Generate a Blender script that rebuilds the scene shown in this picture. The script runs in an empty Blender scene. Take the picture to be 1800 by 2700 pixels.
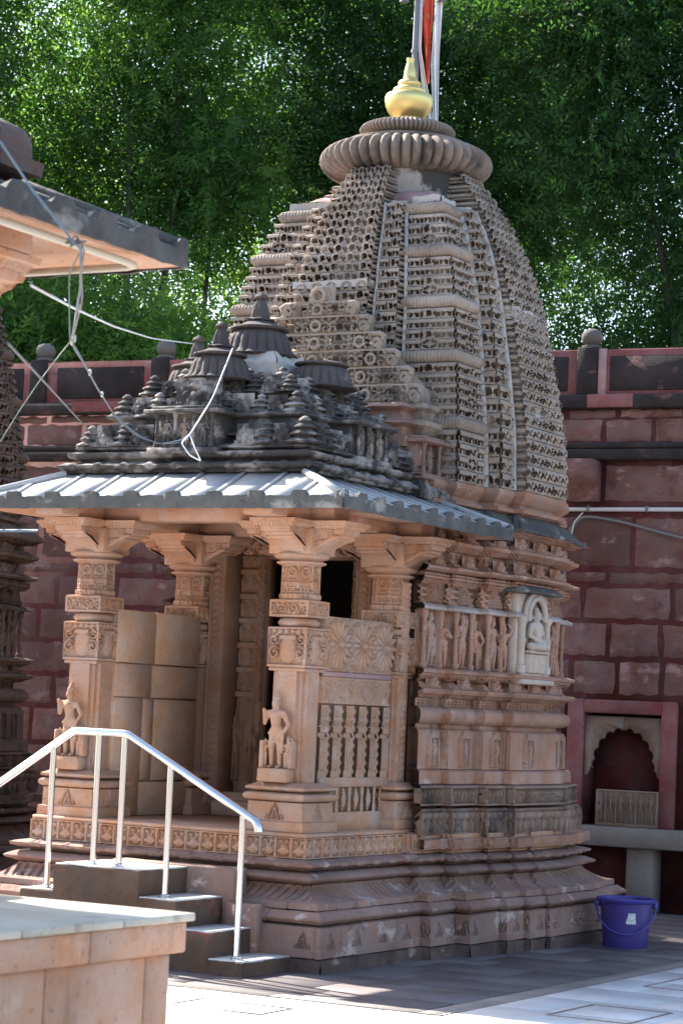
import bpy, math, random
import numpy as np
from mathutils import Vector, Matrix

# ------------------------------------------------------------------ camera, sky, sun, exposure
scene = bpy.context.scene
TH, PITCH, ROLL = math.radians(29.0), math.atan(517 / 6346.0), 0.045
fwh = np.array([-math.sin(TH), math.cos(TH), 0.0]); rt0 = np.array([math.cos(TH), math.sin(TH), 0.0]); upv = np.array([0, 0, 1.0])
FW = fwh * math.cos(PITCH) + upv * math.sin(PITCH); U0 = -fwh * math.sin(PITCH) + upv * math.cos(PITCH)
RT = rt0 * math.cos(ROLL) + U0 * math.sin(ROLL); UPC = -rt0 * math.sin(ROLL) + U0 * math.cos(ROLL)
cam_d = bpy.data.cameras.new('camera'); cam = bpy.data.objects.new('camera', cam_d)
scene.collection.objects.link(cam)
cam_d.sensor_fit = 'HORIZONTAL'; cam_d.sensor_width = 36.0; cam_d.lens = 36.0 * 6346.0 / 1800.0
cam_d.dof.use_dof = True; cam_d.dof.focus_distance = 14.6; cam_d.dof.aperture_fstop = 13.0; cam_d.dof.aperture_blades = 7
cam_d.clip_start = 0.1; cam_d.clip_end = 2000.0
M = Matrix(((RT[0], UPC[0], -FW[0], 6.64935), (RT[1], UPC[1], -FW[1], -11.98687), (RT[2], UPC[2], -FW[2], 1.5), (0, 0, 0, 1)))
cam.matrix_world = M
scene.camera = cam

SUN_TRAVEL = Vector((1.22, -0.34, -1.0)).normalized()          # the light comes from behind the temple, on the left
SUN_EL = math.asin(-SUN_TRAVEL.z); SUN_AZ = math.atan2(-SUN_TRAVEL.x, -SUN_TRAVEL.y)   # azimuth from +Y towards +X
world = bpy.data.worlds.new('World'); scene.world = world; world.use_nodes = True
wn = world.node_tree; wn.nodes.clear()
sky = wn.nodes.new('ShaderNodeTexSky'); sky.sky_type = 'NISHITA'; sky.sun_disc = False
sky.sun_elevation = SUN_EL; sky.sun_rotation = SUN_AZ; sky.air_density = 1.0; sky.dust_density = 1.6; sky.ozone_density = 1.0
bg = wn.nodes.new('ShaderNodeBackground'); bg.inputs['Strength'].default_value = 0.105
wo = wn.nodes.new('ShaderNodeOutputWorld')
wn.links.new(sky.outputs[0], bg.inputs[0]); wn.links.new(bg.outputs[0], wo.inputs[0])
sun_d = bpy.data.lights.new('sun', 'SUN'); sun_d.energy = 5.0; sun_d.angle = math.radians(0.53); sun_d.color = (1.0, 0.95, 0.86)
sun = bpy.data.objects.new('sun', sun_d); scene.collection.objects.link(sun)
sun.rotation_euler = SUN_TRAVEL.to_track_quat('-Z', 'Y').to_euler(); sun.location = (-8, 8, 14)
vs = scene.view_settings
vs.view_transform = 'Standard'; vs.look = 'None'; vs.gamma = 1.0; vs.use_curve_mapping = False; vs.exposure = 1.95
scene.cycles.max_bounces = 6; scene.cycles.diffuse_bounces = 2; scene.cycles.transparent_max_bounces = 8

rng = np.random.default_rng(7); random.seed(7)
COL = scene.collection
WO = {}                                    # world origin of every object built here

# ------------------------------------------------------------------ materials
MATS = {}
def _mat(name):
    m = bpy.data.materials.new(name); m.use_nodes = True; MATS[name] = m
    nt = m.node_tree; b = nt.nodes['Principled BSDF']; return m, nt, b
def N(nt, t, **kw):
    n = nt.nodes.new(t)
    for k, v in kw.items(): setattr(n, k, v)
    return n
def noise(nt, pos, scale, detail=5, rough=0.6, stretch=None):
    src = pos
    if stretch:
        mp = N(nt, 'ShaderNodeMapping'); mp.inputs['Scale'].default_value = stretch; nt.links.new(pos, mp.inputs[0]); src = mp.outputs[0]
    n = N(nt, 'ShaderNodeTexNoise'); n.inputs['Scale'].default_value = scale; n.inputs['Detail'].default_value = detail
    n.inputs['Roughness'].default_value = rough; nt.links.new(src, n.inputs['Vector']); return n.outputs['Fac']
def ramp(nt, fac, lo, hi):
    r = N(nt, 'ShaderNodeMapRange'); r.inputs['From Min'].default_value = lo; r.inputs['From Max'].default_value = hi
    r.clamp = True; nt.links.new(fac, r.inputs['Value']); return r.outputs['Result']
def mixc(nt, fac, a, b):
    m = N(nt, 'ShaderNodeMix', data_type='RGBA')
    if hasattr(fac, 'is_linked') or not isinstance(fac, (int, float)): nt.links.new(fac, m.inputs[0])
    else: m.inputs[0].default_value = fac
    for s, v in ((6, a), (7, b)):
        if isinstance(v, tuple): m.inputs[s].default_value = (*v, 1)
        else: nt.links.new(v, m.inputs[s])
    return m.outputs[2]
def bump(nt, b, h, dist, strength=1.0):
    n = N(nt, 'ShaderNodeBump'); n.inputs['Distance'].default_value = dist; n.inputs['Strength'].default_value = strength
    nt.links.new(h, n.inputs['Height']); nt.links.new(n.outputs[0], b.inputs['Normal'])
def stone(name, c1, c2, stain=None, stain_lo=.62, stain_hi=.72, pale=None, pale_lo=.66, pale_hi=.72, rough=.9, bd=.0055, sc=2.2, streak=False, speck=.5, objvar=0.0):
    m, nt, b = _mat(name)
    pos = N(nt, 'ShaderNodeNewGeometry').outputs['Position']
    c = mixc(nt, ramp(nt, noise(nt, pos, sc, 6), .32, .68), c1, c2)
    if objvar:
        oi = N(nt, 'ShaderNodeObjectInfo'); hsv = N(nt, 'ShaderNodeHueSaturation')
        nt.links.new(c, hsv.inputs['Color'])
        mr = N(nt, 'ShaderNodeMapRange'); mr.inputs['To Min'].default_value = 1 - objvar; mr.inputs['To Max'].default_value = 1 + objvar
        nt.links.new(oi.outputs['Random'], mr.inputs['Value']); nt.links.new(mr.outputs[0], hsv.inputs['Value']); c = hsv.outputs[0]
    wm = noise(nt, pos, 1.3, 5, .6); wide = N(nt, 'ShaderNodeMapRange'); wide.inputs['From Min'].default_value = .3; wide.inputs['From Max'].default_value = .7
    wide.inputs['To Min'].default_value = .76; wide.inputs['To Max'].default_value = 1.18; nt.links.new(wm, wide.inputs['Value'])
    hs = N(nt, 'ShaderNodeHueSaturation'); nt.links.new(c, hs.inputs['Color']); nt.links.new(wide.outputs[0], hs.inputs['Value'])
    sat = N(nt, 'ShaderNodeMapRange'); sat.inputs['From Min'].default_value = .35; sat.inputs['From Max'].default_value = .65; sat.inputs['To Min'].default_value = .80; sat.inputs['To Max'].default_value = 1.2
    nt.links.new(noise(nt, pos, 5.5, 5, .65), sat.inputs['Value']); nt.links.new(sat.outputs[0], hs.inputs['Saturation']); c = hs.outputs[0]
    pep = noise(nt, pos, 120, 3, .6); c = mixc(nt, ramp(nt, pep, .62, .74), c, tuple(x * .5 for x in c1)) if speck > .05 else c
    g = noise(nt, pos, 38, 4, .7)
    dk = tuple(x * .55 for x in c1)
    c = mixc(nt, ramp(nt, g, .58, .86 - .2 * speck), c, dk)
    if pale: c = mixc(nt, ramp(nt, noise(nt, pos, 4.3, 7, .62, (1, 1, 1.6)), pale_lo, pale_hi), c, pale)
    if stain:
        st = noise(nt, pos, 3.1 if not streak else 5.0, 7, .65, (1, 1, .22) if streak else None)
        c = mixc(nt, ramp(nt, st, stain_lo, stain_hi), c, stain)
    nt.links.new(c, b.inputs['Base Color']); b.inputs['Roughness'].default_value = rough
    b.inputs['Specular IOR Level'].default_value = .25
    f = noise(nt, pos, 70, 6, .7); f2 = noise(nt, pos, 14, 4, .6)
    ad = N(nt, 'ShaderNodeMath', operation='ADD'); nt.links.new(f, ad.inputs[0]); nt.links.new(f2, ad.inputs[1])
    bump(nt, b, ad.outputs[0], bd, .8)
    return m
def plain(name, c, rough=.5, metal=0.0, spec=.5, var=0.0, sc=6, bd=0):
    m, nt, b = _mat(name)
    if var:
        pos = N(nt, 'ShaderNodeNewGeometry').outputs['Position']
        cc = mixc(nt, ramp(nt, noise(nt, pos, sc, 5), .3, .7), tuple(x * (1 - var) for x in c), tuple(min(1, x * (1 + var)) for x in c))
        nt.links.new(cc, b.inputs['Base Color'])
        if bd: bump(nt, b, noise(nt, pos, sc * 6, 5), bd)
    else: b.inputs['Base Color'].default_value = (*c, 1)
    b.inputs['Roughness'].default_value = rough; b.inputs['Metallic'].default_value = metal
    b.inputs['Specular IOR Level'].default_value = spec
    return m

stone('porch_stone', (.46, .26, .17), (.55, .335, .235), stain=(.22, .13, .09), stain_lo=.64, stain_hi=.8, pale=(.60, .43, .35), pale_lo=.62, pale_hi=.78)
stone('panel_stone', (.42, .255, .175), (.49, .305, .215), pale=(.62, .42, .36), pale_lo=.6, pale_hi=.75, bd=.002, speck=.1)
stone('inner_slab', (.50, .31, .205), (.58, .375, .26), stain=(.30, .13, .07), stain_lo=.66, stain_hi=.8, bd=.002, speck=.1, objvar=.06)
stone('plinth_stone', (.26, .16, .128), (.35, .225, .182), stain=(.12, .085, .075), stain_lo=.60, stain_hi=.76, pale=(.50, .38, .335), pale_lo=.585, pale_hi=.64)
stone('wall_stone', (.36, .20, .14), (.46, .27, .20), stain=(.13, .095, .08), stain_lo=.62, stain_hi=.78, pale=(.54, .39, .33), pale_lo=.63, pale_hi=.72)
stone('tower_stone', (.35, .275, .22), (.45, .36, .29), stain=(.15, .125, .105), stain_lo=.54, stain_hi=.74, pale=(.48, .33, .24), pale_lo=.60, pale_hi=.76, sc=3, objvar=.10)
stone('disc_stone', (.225, .175, .14), (.31, .24, .19), stain=(.075, .066, .06), stain_lo=.50, stain_hi=.66)
stone('black_stone', (.055, .049, .047), (.10, .09, .083), pale=(.34, .305, .28), pale_lo=.48, pale_hi=.60, sc=4, speck=.2)  # pale weathering patches, widened and lightened to paint sunlit roof tops
stone('bell_stone', (.075, .062, .06), (.115, .095, .09), pale=(.22, .19, .18), pale_lo=.62, pale_hi=.72, speck=.2)
stone('eave_stone', (.085, .082, .078), (.14, .135, .125), pale=(.30, .285, .26), pale_lo=.56, pale_hi=.66, sc=8, speck=.3)
stone('roof_slab', (.40, .395, .39), (.48, .475, .47), stain=(.28, .275, .27), stain_lo=.62, stain_hi=.8, bd=.003, speck=.2)
stone('white_niche', (.50, .395, .32), (.58, .475, .39), stain=(.45, .37, .28), stain_lo=.6, stain_hi=.8, bd=.002, speck=.1)
stone('plaster', (.46, .415, .375), (.56, .51, .465), stain=(.30, .25, .22), stain_lo=.66, stain_hi=.74, bd=.003)
stone('pink_plaster', (.36, .22, .21), (.44, .29, .27), bd=.003, speck=.1)
stone('footing_stone', (.085, .05, .045), (.16, .11, .092), pale=(.36, .28, .24), pale_lo=.58, pale_hi=.68, sc=5, bd=.01)
stone('step_stone', (.075, .047, .033), (.15, .098, .07), stain=(.27, .085, .065), stain_lo=.57, stain_hi=.65, speck=.4)
stone('red_wall', (.095, .030, .030), (.14, .045, .044), stain=(.055, .024, .024), stain_lo=.58, stain_hi=.75, bd=.003)
stone('wall_block', (.15, .076, .065), (.235, .13, .115), stain=(.11, .045, .045), stain_lo=.58, stain_hi=.7, pale=(.33, .20, .185), pale_lo=.57, pale_hi=.66, bd=.009, objvar=.22)
stone('wall_pink', (.20, .072, .07), (.27, .105, .102), stain=(.13, .055, .055), stain_lo=.6, stain_hi=.72, bd=.003)
stone('wall_black', (.028, .022, .022), (.05, .04, .038), pale=(.22, .10, .095), pale_lo=.60, pale_hi=.74, sc=4)
stone('bench_stone', (.21, .18, .16), (.30, .265, .235), stain=(.12, .085, .07), stain_lo=.58, stain_hi=.74)
stone('carved_panel', (.22, .155, .12), (.28, .205, .16), bd=.002)
stone('fore_stone', (.56, .32, .21), (.63, .39, .27), stain=(.22, .13, .085), stain_lo=.60, stain_hi=.80, streak=True, pale=(.66, .46, .34), pale_lo=.60, pale_hi=.76, bd=.003, objvar=.05)
stone('fore_dark', (.10, .075, .07), (.17, .12, .105), stain=(.05, .04, .04), bd=.005)
stone('marble', (.56, .56, .56), (.65, .645, .63), stain=(.43, .42, .41), stain_lo=.58, stain_hi=.75, rough=.45, bd=.0008, speck=.0, objvar=.05)
stone('marble_edge', (.55, .50, .38), (.66, .61, .50), stain=(.25, .2, .13), stain_lo=.58, stain_hi=.72, rough=.5, bd=.001, streak=True)
stone('paving', (.115, .095, .096), (.165, .14, .138), stain=(.10, .07, .068), stain_lo=.56, stain_hi=.7, rough=.6, bd=.0015, speck=.1, objvar=.13)
stone('tread_stone', (.55, .53, .51), (.64, .62, .60), stain=(.4, .38, .36), bd=.003)  # pale stone, lightness put into the colour so sunlit treads come out white
stone('awning_stone', (.38, .31, .275), (.47, .395, .355), bd=.003)
stone('door_stone', (.24, .135, .09), (.32, .19, .13), bd=.003)  # dark stained door stone, colour deepened for the shade inside the porch
stone('shaded_old_stone', (.10, .075, .062), (.17, .125, .10), stain=(.05, .042, .038), stain_lo=.5, stain_hi=.7, bd=.004)  # stained stone, darkened further to paint in the shade this shrine stands in
stone('neck_plaster', (.36, .30, .26), (.46, .40, .35), stain=(.075, .068, .06), stain_lo=.47, stain_hi=.54, bd=.006)
stone('frieze_stone', (.27, .18, .14), (.36, .25, .195), stain=(.085, .068, .06), stain_lo=.52, stain_hi=.70)
stone('inlay', (.22, .165, .155), (.30, .235, .22), rough=.5, bd=.0005)
stone('ball_stone', (.11, .10, .09), (.19, .17, .155), stain=(.05, .045, .04), bd=.006)
plain('gold', (.83, .66, .27), .42, 1.0)
plain('steel', (.72, .71, .69), .17, 1.0)
plain('pole_metal', (.20, .19, .21), .45, .6, var=.15)
plain('bucket_purple', (.058, .038, .20), .38, 0, .5, var=.06)
plain('bucket_rim', (.06, .05, .28), .35)
plain('sticker', (.62, .62, .63), .7, var=.25, sc=60)
plain('flag_white', (.80, .79, .78), .85, var=.06)
plain('flag_red', (.62, .085, .045), .85, var=.08)
plain('flag_gold', (.5, .2, .09), .8)
plain('cable_white', (.75, .75, .73), .5)
plain('cable_blue', (.13, .20, .27), .5)
plain('cable_grey', (.16, .155, .15), .6)
plain('cable_green', (.10, .17, .13), .6)
plain('pvc', (.62, .56, .44), .5, var=.08)
plain('conduit', (.55, .54, .52), .45)
plain('bark', (.09, .07, .055), .95, var=.3, sc=9, bd=.02)
plain('dark_room', (.03, .025, .022), .95)  # near-black colour paints the darkness inside the doorway and the windows
plain('far_wall', (.50, .46, .42), .9, var=.1, sc=1.5)
plain('far_pink', (.52, .26, .22), .9, var=.1, sc=1.5)
def leafmat(name, c, tr, tw=.5):
    m, nt, b = _mat(name); nt.nodes.remove(b)
    out = nt.nodes['Material Output']; pos = N(nt, 'ShaderNodeNewGeometry').outputs['Position']
    n = ramp(nt, noise(nt, pos, .9, 4, .6), .3, .7)
    cd = mixc(nt, n, tuple(x * .7 for x in c), c); ct = mixc(nt, n, tuple(x * .7 for x in tr), tr)
    d = N(nt, 'ShaderNodeBsdfPrincipled'); d.inputs['Roughness'].default_value = .6; d.inputs['Specular IOR Level'].default_value = .2
    t = N(nt, 'ShaderNodeBsdfTranslucent'); mx = N(nt, 'ShaderNodeMixShader'); mx.inputs[0].default_value = tw
    nt.links.new(cd, d.inputs['Base Color']); nt.links.new(ct, t.inputs['Color'])
    nt.links.new(d.outputs[0], mx.inputs[1]); nt.links.new(t.outputs[0], mx.inputs[2]); nt.links.new(mx.outputs[0], out.inputs['Surface'])
leafmat('leaf_dark', (.036, .085, .034), (.085, .22, .035), .45)
leafmat('leaf_mid', (.055, .125, .04), (.16, .38, .05), .48)
leafmat('leaf_bright', (.095, .19, .055), (.36, .62, .10), .54)

# ------------------------------------------------------------------ mesh building
def sn(P, scale, seed=0):
    """cheap smooth noise in about [-1, 1] for an (..., 3) array"""
    r = np.random.default_rng(abs(int(seed)) + 11); out = 0.0
    for k in range(7):
        d = r.normal(size=3); d /= np.linalg.norm(d); w = scale * (0.6 + 1.3 * r.random())
        out = out + np.sin(P @ (d * w) + r.random() * 6.28)
    return out / 3.2
class MB:
    def __init__(s): s.v = []; s.q = []; s.t = []; s.g = []; s.n = 0
    def add(s, V, quads=None, tris=None, ngons=None):
        V = np.asarray(V, float).reshape(-1, 3); s.v.append(V)
        if quads is not None and len(quads): s.q.append(np.asarray(quads, int) + s.n)
        if tris is not None and len(tris): s.t.append(np.asarray(tris, int) + s.n)
        if ngons:
            for g in ngons: s.g.append([int(i) + s.n for i in g])
        s.n += len(V); return s
    def grid(s, V, flip=False):                 # V (ny, nx, 3); faces look along d(x) x d(y)
        ny, nx = V.shape[:2]; i = np.arange(ny * nx).reshape(ny, nx)
        q = np.stack([i[:-1, :-1], i[:-1, 1:], i[1:, 1:], i[1:, :-1]], -1).reshape(-1, 4)
        if flip: q = q[:, ::-1]
        return s.add(V, q)
    def box(s, x0, x1, y0, y1, z0, z1, b=0.0):
        if b <= 0:
            V = [(x, y, z) for z in (z0, z1) for y in (y0, y1) for x in (x0, x1)]
            return s.add(V, [(0, 2, 3, 1), (4, 5, 7, 6), (0, 1, 5, 4), (2, 6, 7, 3), (0, 4, 6, 2), (1, 3, 7, 5)])
        b = min(b, (x1 - x0) * .45, (y1 - y0) * .45, (z1 - z0) * .45)
        c = np.array([(x0 + x1) / 2, (y0 + y1) / 2, (z0 + z1) / 2]); h = np.array([x1 - x0, y1 - y0, z1 - z0]) / 2
        V = []; idx = {}
        for sx in (-1, 1):
            for sy in (-1, 1):
                for sz in (-1, 1):
                    for a in range(3):
                        hh = h - b; hh[a] = h[a]; idx[(sx, sy, sz, a)] = len(V); V.append(c + np.array([sx, sy, sz]) * hh)
        V = np.array(V); F = []; T = []
        def face(l):
            p = V[l]; n = np.cross(p[1] - p[0], p[2] - p[0])
            if n @ (p.mean(0) - c) < 0: l = l[::-1]
            return l
        for a in range(3):
            o = [k for k in range(3) if k != a]
            for sg in (-1, 1):
                l = []
                for u, w in ((-1, -1), (1, -1), (1, 1), (-1, 1)):
                    k = [0, 0, 0]; k[a] = sg; k[o[0]] = u; k[o[1]] = w; l.append(idx[(*k, a)])
                F.append(face(l))
        for a in range(3):                     # edges parallel to a
            o = [k for k in range(3) if k != a]
            for u in (-1, 1):
                for w in (-1, 1):
                    l = []
                    for sg, ax in ((-1, o[0]), (1, o[0]), (1, o[1]), (-1, o[1])):
                        k = [0, 0, 0]; k[a] = sg; k[o[0]] = u; k[o[1]] = w; l.append(idx[(*k, ax)])
                    F.append(face(l))
        for sx in (-1, 1):
            for sy in (-1, 1):
                for sz in (-1, 1): T.append(face([idx[(sx, sy, sz, a)] for a in range(3)]))
        return s.add(V, F, T)
    def lathe(s, c, prof, n=24, fn=None, cap=True):
        """prof [(r, z)] bottom to top; fn(theta, r, z) -> r"""
        th = np.linspace(0, 2 * math.pi, n, endpoint=False); P = np.array(prof, float)
        R = np.repeat(P[:, :1], n, 1); Z = np.repeat(P[:, 1:], n, 1); T = np.repeat(th[None], len(P), 0)
        if fn: R = fn(T, R, Z)
        V = np.stack([c[0] + R * np.cos(T), c[1] + R * np.sin(T), c[2] + Z], -1).reshape(-1, 3)
        i = np.arange(len(P) * n).reshape(len(P), n); j = np.roll(i, -1, 1)
        q = np.stack([i[:-1], j[:-1], j[1:], i[1:]], -1).reshape(-1, 4)
        return s.add(V, q, None, [list(i[0][::-1]), list(i[-1])] if cap else None)
    def tube(s, pts, r, n=8, cap=True):
        P = np.array(pts, float); r = np.broadcast_to(np.asarray(r, float), (len(P),)); d = np.gradient(P, axis=0)
        d /= np.linalg.norm(d, axis=1)[:, None] + 1e-12
        u = np.cross(d[0], [0, 0, 1.0]);
        if np.linalg.norm(u) < 1e-3: u = np.array([1.0, 0, 0])
        rows = []
        for k in range(len(P)):
            u = u - d[k] * (u @ d[k]); u /= np.linalg.norm(u); w = np.cross(d[k], u)
            a = np.linspace(0, 2 * math.pi, n, endpoint=False)[:, None]
            rows.append(P[k] + r[k] * (np.cos(a) * u + np.sin(a) * w))
        i = np.arange(len(P) * n).reshape(len(P), n); j = np.roll(i, -1, 1)
        q = np.stack([i[:-1], j[:-1], j[1:], i[1:]], -1).reshape(-1, 4)
        return s.add(np.concatenate(rows), q, None, [list(i[0][::-1]), list(i[-1])] if cap else None)
    def prism(s, poly, fa, fb):
        """poly of 2-D points; fa, fb map (a, b) to the 3-D points of both ends"""
        n = len(poly); V = [fa(*p) for p in poly] + [fb(*p) for p in poly]
        q = [(i, (i + 1) % n, (i + 1) % n + n, i + n) for i in range(n)]
        return s.add(V, q, None, [list(range(n))[::-1], list(range(n, 2 * n))])
    def relief(s, O, U, V, nx, ny, hf, skirt=0.0, cut=None):
        O, U, V = (np.asarray(a, float) for a in (O, U, V)); lu, lv = np.linalg.norm(U), np.linalg.norm(V)
        Nn = np.cross(U, V); Nn /= np.linalg.norm(Nn)
        X, Y = np.meshgrid(np.linspace(0, lu, nx), np.linspace(0, lv, ny)); H = hf(X, Y)
        if skirt: H = H.copy(); H[0] = H[-1] = -skirt; H[:, 0] = H[:, -1] = -skirt
        G = O + U / lu * X[..., None] + V / lv * Y[..., None] + Nn * H[..., None]
        if cut is None: return s.grid(G)
        i = np.arange(ny * nx).reshape(ny, nx); q = np.stack([i[:-1, :-1], i[:-1, 1:], i[1:, 1:], i[1:, :-1]], -1).reshape(-1, 4)
        m = H.ravel()[q].min(1) > cut; return s.add(G, q[m])
    def band(s, poly, prof, hf=None, du=.006, dt=.006, vis=None, coarse=.12, er=0.0, seed=0, caps=False, mask=.008):
        """sweep a moulding profile [(z, offset)] round a plan polygon (counter-clockwise, mitred corners).
        vis(i): 2 carved, 1 plain, 0 leave out"""
        P = np.array(poly, float); n = len(P); E = np.roll(P, -1, 0) - P; L = np.linalg.norm(E, axis=1)
        Nn = np.stack([E[:, 1], -E[:, 0]], 1) / L[:, None]; Np = np.roll(Nn, 1, 0)
        m = Nn + Np; m /= (1 + (Nn * Np).sum(1))[:, None]
        pr = np.array(prof, float)
        if hf is not None:
            seg = np.linalg.norm(np.diff(pr, axis=0), axis=1); rows = [pr[:1]]
            for k in range(len(seg)):
                c = max(1, int(math.ceil(seg[k] / dt))) if abs(pr[k + 1][0] - pr[k][0]) > .0045 or seg[k] < .02 else 1; t = np.linspace(0, 1, c + 1)[1:, None]; rows.append(pr[k] + (pr[k + 1] - pr[k]) * t)
            prf = np.concatenate(rows)
        for i in range(n):
            v = 1 if vis is None else vis(i)
            if v == 0: continue
            pp = prf if (hf is not None and v == 2) else pr
            a = P[i] + m[i] * pp[:, 1:2]; j = (i + 1) % n; b = P[j] + m[j] * pp[:, 1:2]
            ns = max(2, int(math.ceil(L[i] / (du if (hf is not None and v == 2) else coarse))) + 1)
            t = np.linspace(0, 1, ns)[None, :, None]
            XY = a[:, None] + (b - a)[:, None] * t
            V = np.concatenate([XY, np.repeat(pp[:, :1], ns, 1)[..., None]], -1)
            if hf is not None and v == 2:
                g = np.gradient(pp, axis=0); nz, no = -g[:, 1], g[:, 0]; l = np.hypot(nz, no) + 1e-9; nz, no = nz / l, no / l
                mid = (P[i] + P[j]) / 2; S = ((XY - mid) @ (E[i] / L[i]))
                H = hf(S, V[..., 2], L[i], i)
                if mask: H = H * np.clip((L[i] / 2 + np.abs(pp[:, 1:2]) * 0 - np.abs(t[..., 0] - .5) * L[i]) / mask, 0, 1)
                V[..., 0] += Nn[i, 0] * no[:, None] * H; V[..., 1] += Nn[i, 1] * no[:, None] * H; V[..., 2] += nz[:, None] * H
            if er:
                w = sn(V.reshape(-1, 3), 28, seed).reshape(V.shape[:2]) * .6 + sn(V.reshape(-1, 3), 75, seed + 3).reshape(V.shape[:2]) * .4
                w = er * w; V[..., 0] += Nn[i, 0] * w; V[..., 1] += Nn[i, 1] * w; V[..., 2] += .5 * w
            s.grid(V)
        if caps:
            for k, flip in ((0, True), (-1, False)):
                q = P + m * pr[k, 1]; V = np.concatenate([q, np.full((n, 1), pr[k, 0])], 1)
                s.add(V, None, None, [list(range(n))[::-1] if flip else list(range(n))])
        return s

def build_mesh(name, mb, smooth=None):
    V = np.concatenate(mb.v); me = bpy.data.meshes.new(name)
    idx = []; tot = []
    for arr, k in ((mb.q, 4), (mb.t, 3)):
        if arr:
            A = np.concatenate(arr); idx.append(A.ravel()); tot.append(np.full(len(A), k))
    for g in mb.g: idx.append(np.array(g)); tot.append(np.array([len(g)]))
    idx = np.concatenate(idx); tot = np.concatenate(tot); st = np.concatenate([[0], np.cumsum(tot)[:-1]])
    me.vertices.add(len(V)); me.vertices.foreach_set('co', V.astype(np.float32).ravel())
    me.loops.add(len(idx)); me.loops.foreach_set('vertex_index', idx.astype(np.int32))
    me.polygons.add(len(tot)); me.polygons.foreach_set('loop_start', st.astype(np.int32))
    if smooth is not None: me.polygons.foreach_set('use_smooth', np.ones(len(tot), bool))
    me.update(calc_edges=True); me.validate()
    if smooth: me.set_sharp_from_angle(angle=math.radians(smooth))
    return me
def link(o, parent, world_loc):
    w = np.array(world_loc, float); p = WO[parent.name] if parent is not None else np.zeros(3)
    COL.objects.link(o)
    if parent is not None: o.parent = parent
    o.location = tuple(w - p); WO[o.name] = w; return o
def tag(o, label=None, cat=None, group=None, kind=None):
    for k, v in (('label', label), ('category', cat), ('group', group), ('kind', kind)):
        if v: o[k] = v
    return o
def empty(name, loc): return link(bpy.data.objects.new(name, None), None, loc)
def obj(name, mb, mat, parent=None, smooth=None, origin=None):
    V = np.concatenate(mb.v)
    if origin is None: lo, hi = V.min(0), V.max(0); origin = np.array([(lo[0] + hi[0]) / 2, (lo[1] + hi[1]) / 2, lo[2]])
    mb.v = [v - origin for v in mb.v]
    me = build_mesh(name, mb, smooth); me.materials.append(MATS[mat])
    return link(bpy.data.objects.new(name, me), parent, origin)
def inst(name, me, parent, loc, rotz=0.0, sc=1.0, mat=None, rot=None):
    o = bpy.data.objects.new(name, me); link(o, parent, loc)
    o.rotation_euler = rot if rot else (0, 0, rotz); o.scale = sc if isinstance(sc, tuple) else (sc,) * 3; return o
def copy_tree(o, parent, shift):
    c = o.copy(); COL.objects.link(c); c.parent = parent
    w = WO[o.name] + np.array(shift); WO[c.name] = w; c.location = tuple(w - (WO[parent.name] if parent else 0))
    for ch in list(o.children): copy_tree(ch, c, shift)
    return c

# ------------------------------------------------------------------ carving: height functions
def dome(X, Y, cx, cy, rx, ry): return np.sqrt(np.maximum(0, 1 - ((X - cx) / rx) ** 2 - ((Y - cy) / ry) ** 2))
def seg(X, Y, x0, y0, x1, y1, r0, r1=None):
    r1 = r0 if r1 is None else r1; dx, dy = x1 - x0, y1 - y0; t = np.clip(((X - x0) * dx + (Y - y0) * dy) / (dx * dx + dy * dy + 1e-12), 0, 1)
    d = np.hypot(X - x0 - t * dx, Y - y0 - t * dy); r = r0 + (r1 - r0) * t
    return np.sqrt(np.maximum(0, 1 - (d / r) ** 2))
def sstep(x, a, b): t = np.clip((x - a) / (b - a), 0, 1); return t * t * (3 - 2 * t)
def mx(*a):
    o = a[0]
    for b in a[1:]: o = np.maximum(o, b)
    return o
def hsh(c, k=0.0): v = np.sin(c * 12.9898 + k * 78.233) * 43758.5453; return v - np.floor(v)
def spiral(X, Y, cx, cy, R, sgn=1, turns=2.0, ph=0.0):
    r = np.hypot(X - cx, Y - cy); t = np.arctan2(Y - cy, X - cx) * sgn + ph
    w = np.cos(2 * math.pi * turns * r / R - t); return sstep(w, -.1, .5) * (r < R)
def fig(X, Y, a=0.0, b=0.0):
    """standing figure in x -.5...5, y 0..1; a sways it, b swaps the arms"""
    sw = .05 * a * np.sin(Y * 6); X = X - sw
    return mx(dome(X, Y, 0, .86, .095, .1), .8 * dome(X, Y, 0, .96, .06, .06), seg(X, Y, 0, .72, 0, .52, .15, .11), dome(X, Y, 0, .47, .16, .08),
              .9 * seg(X, Y, -.07, .45, -.09, .05, .085, .055), .9 * seg(X, Y, .07, .45, .1, .05, .085, .055),
              .8 * seg(X, Y, -.16, .72, -.26, .52 + .1 * b, .06, .05), .8 * seg(X, Y, -.26, .52 + .1 * b, -.16, .45 + .3 * b, .05, .045),
              .8 * seg(X, Y, .16, .72, .27, .55 - .1 * b, .06, .05), .8 * seg(X, Y, .27, .55 - .1 * b, .3, .8 - .4 * b, .05, .045))
def vine(X, Y, w, h, depth):
    """running scroll in a strip of height h"""
    c = np.floor(X / w); x = X - (c + .5) * w; up = np.where(np.mod(c, 2) == 0, 1.0, -1.0)
    y = (Y - h / 2) * up; R = min(w, h) * .48
    k = mx(spiral(x, y, 0, -.05 * h, R, 1, 1.6), .8 * dome(x, y, w * .42, h * .3, w * .13, h * .2), .8 * dome(x, y, -w * .42, h * .3, w * .13, h * .2), .7 * dome(x, y, 0, h * .42, w * .2, h * .1))
    return (k - 1) * depth
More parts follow.
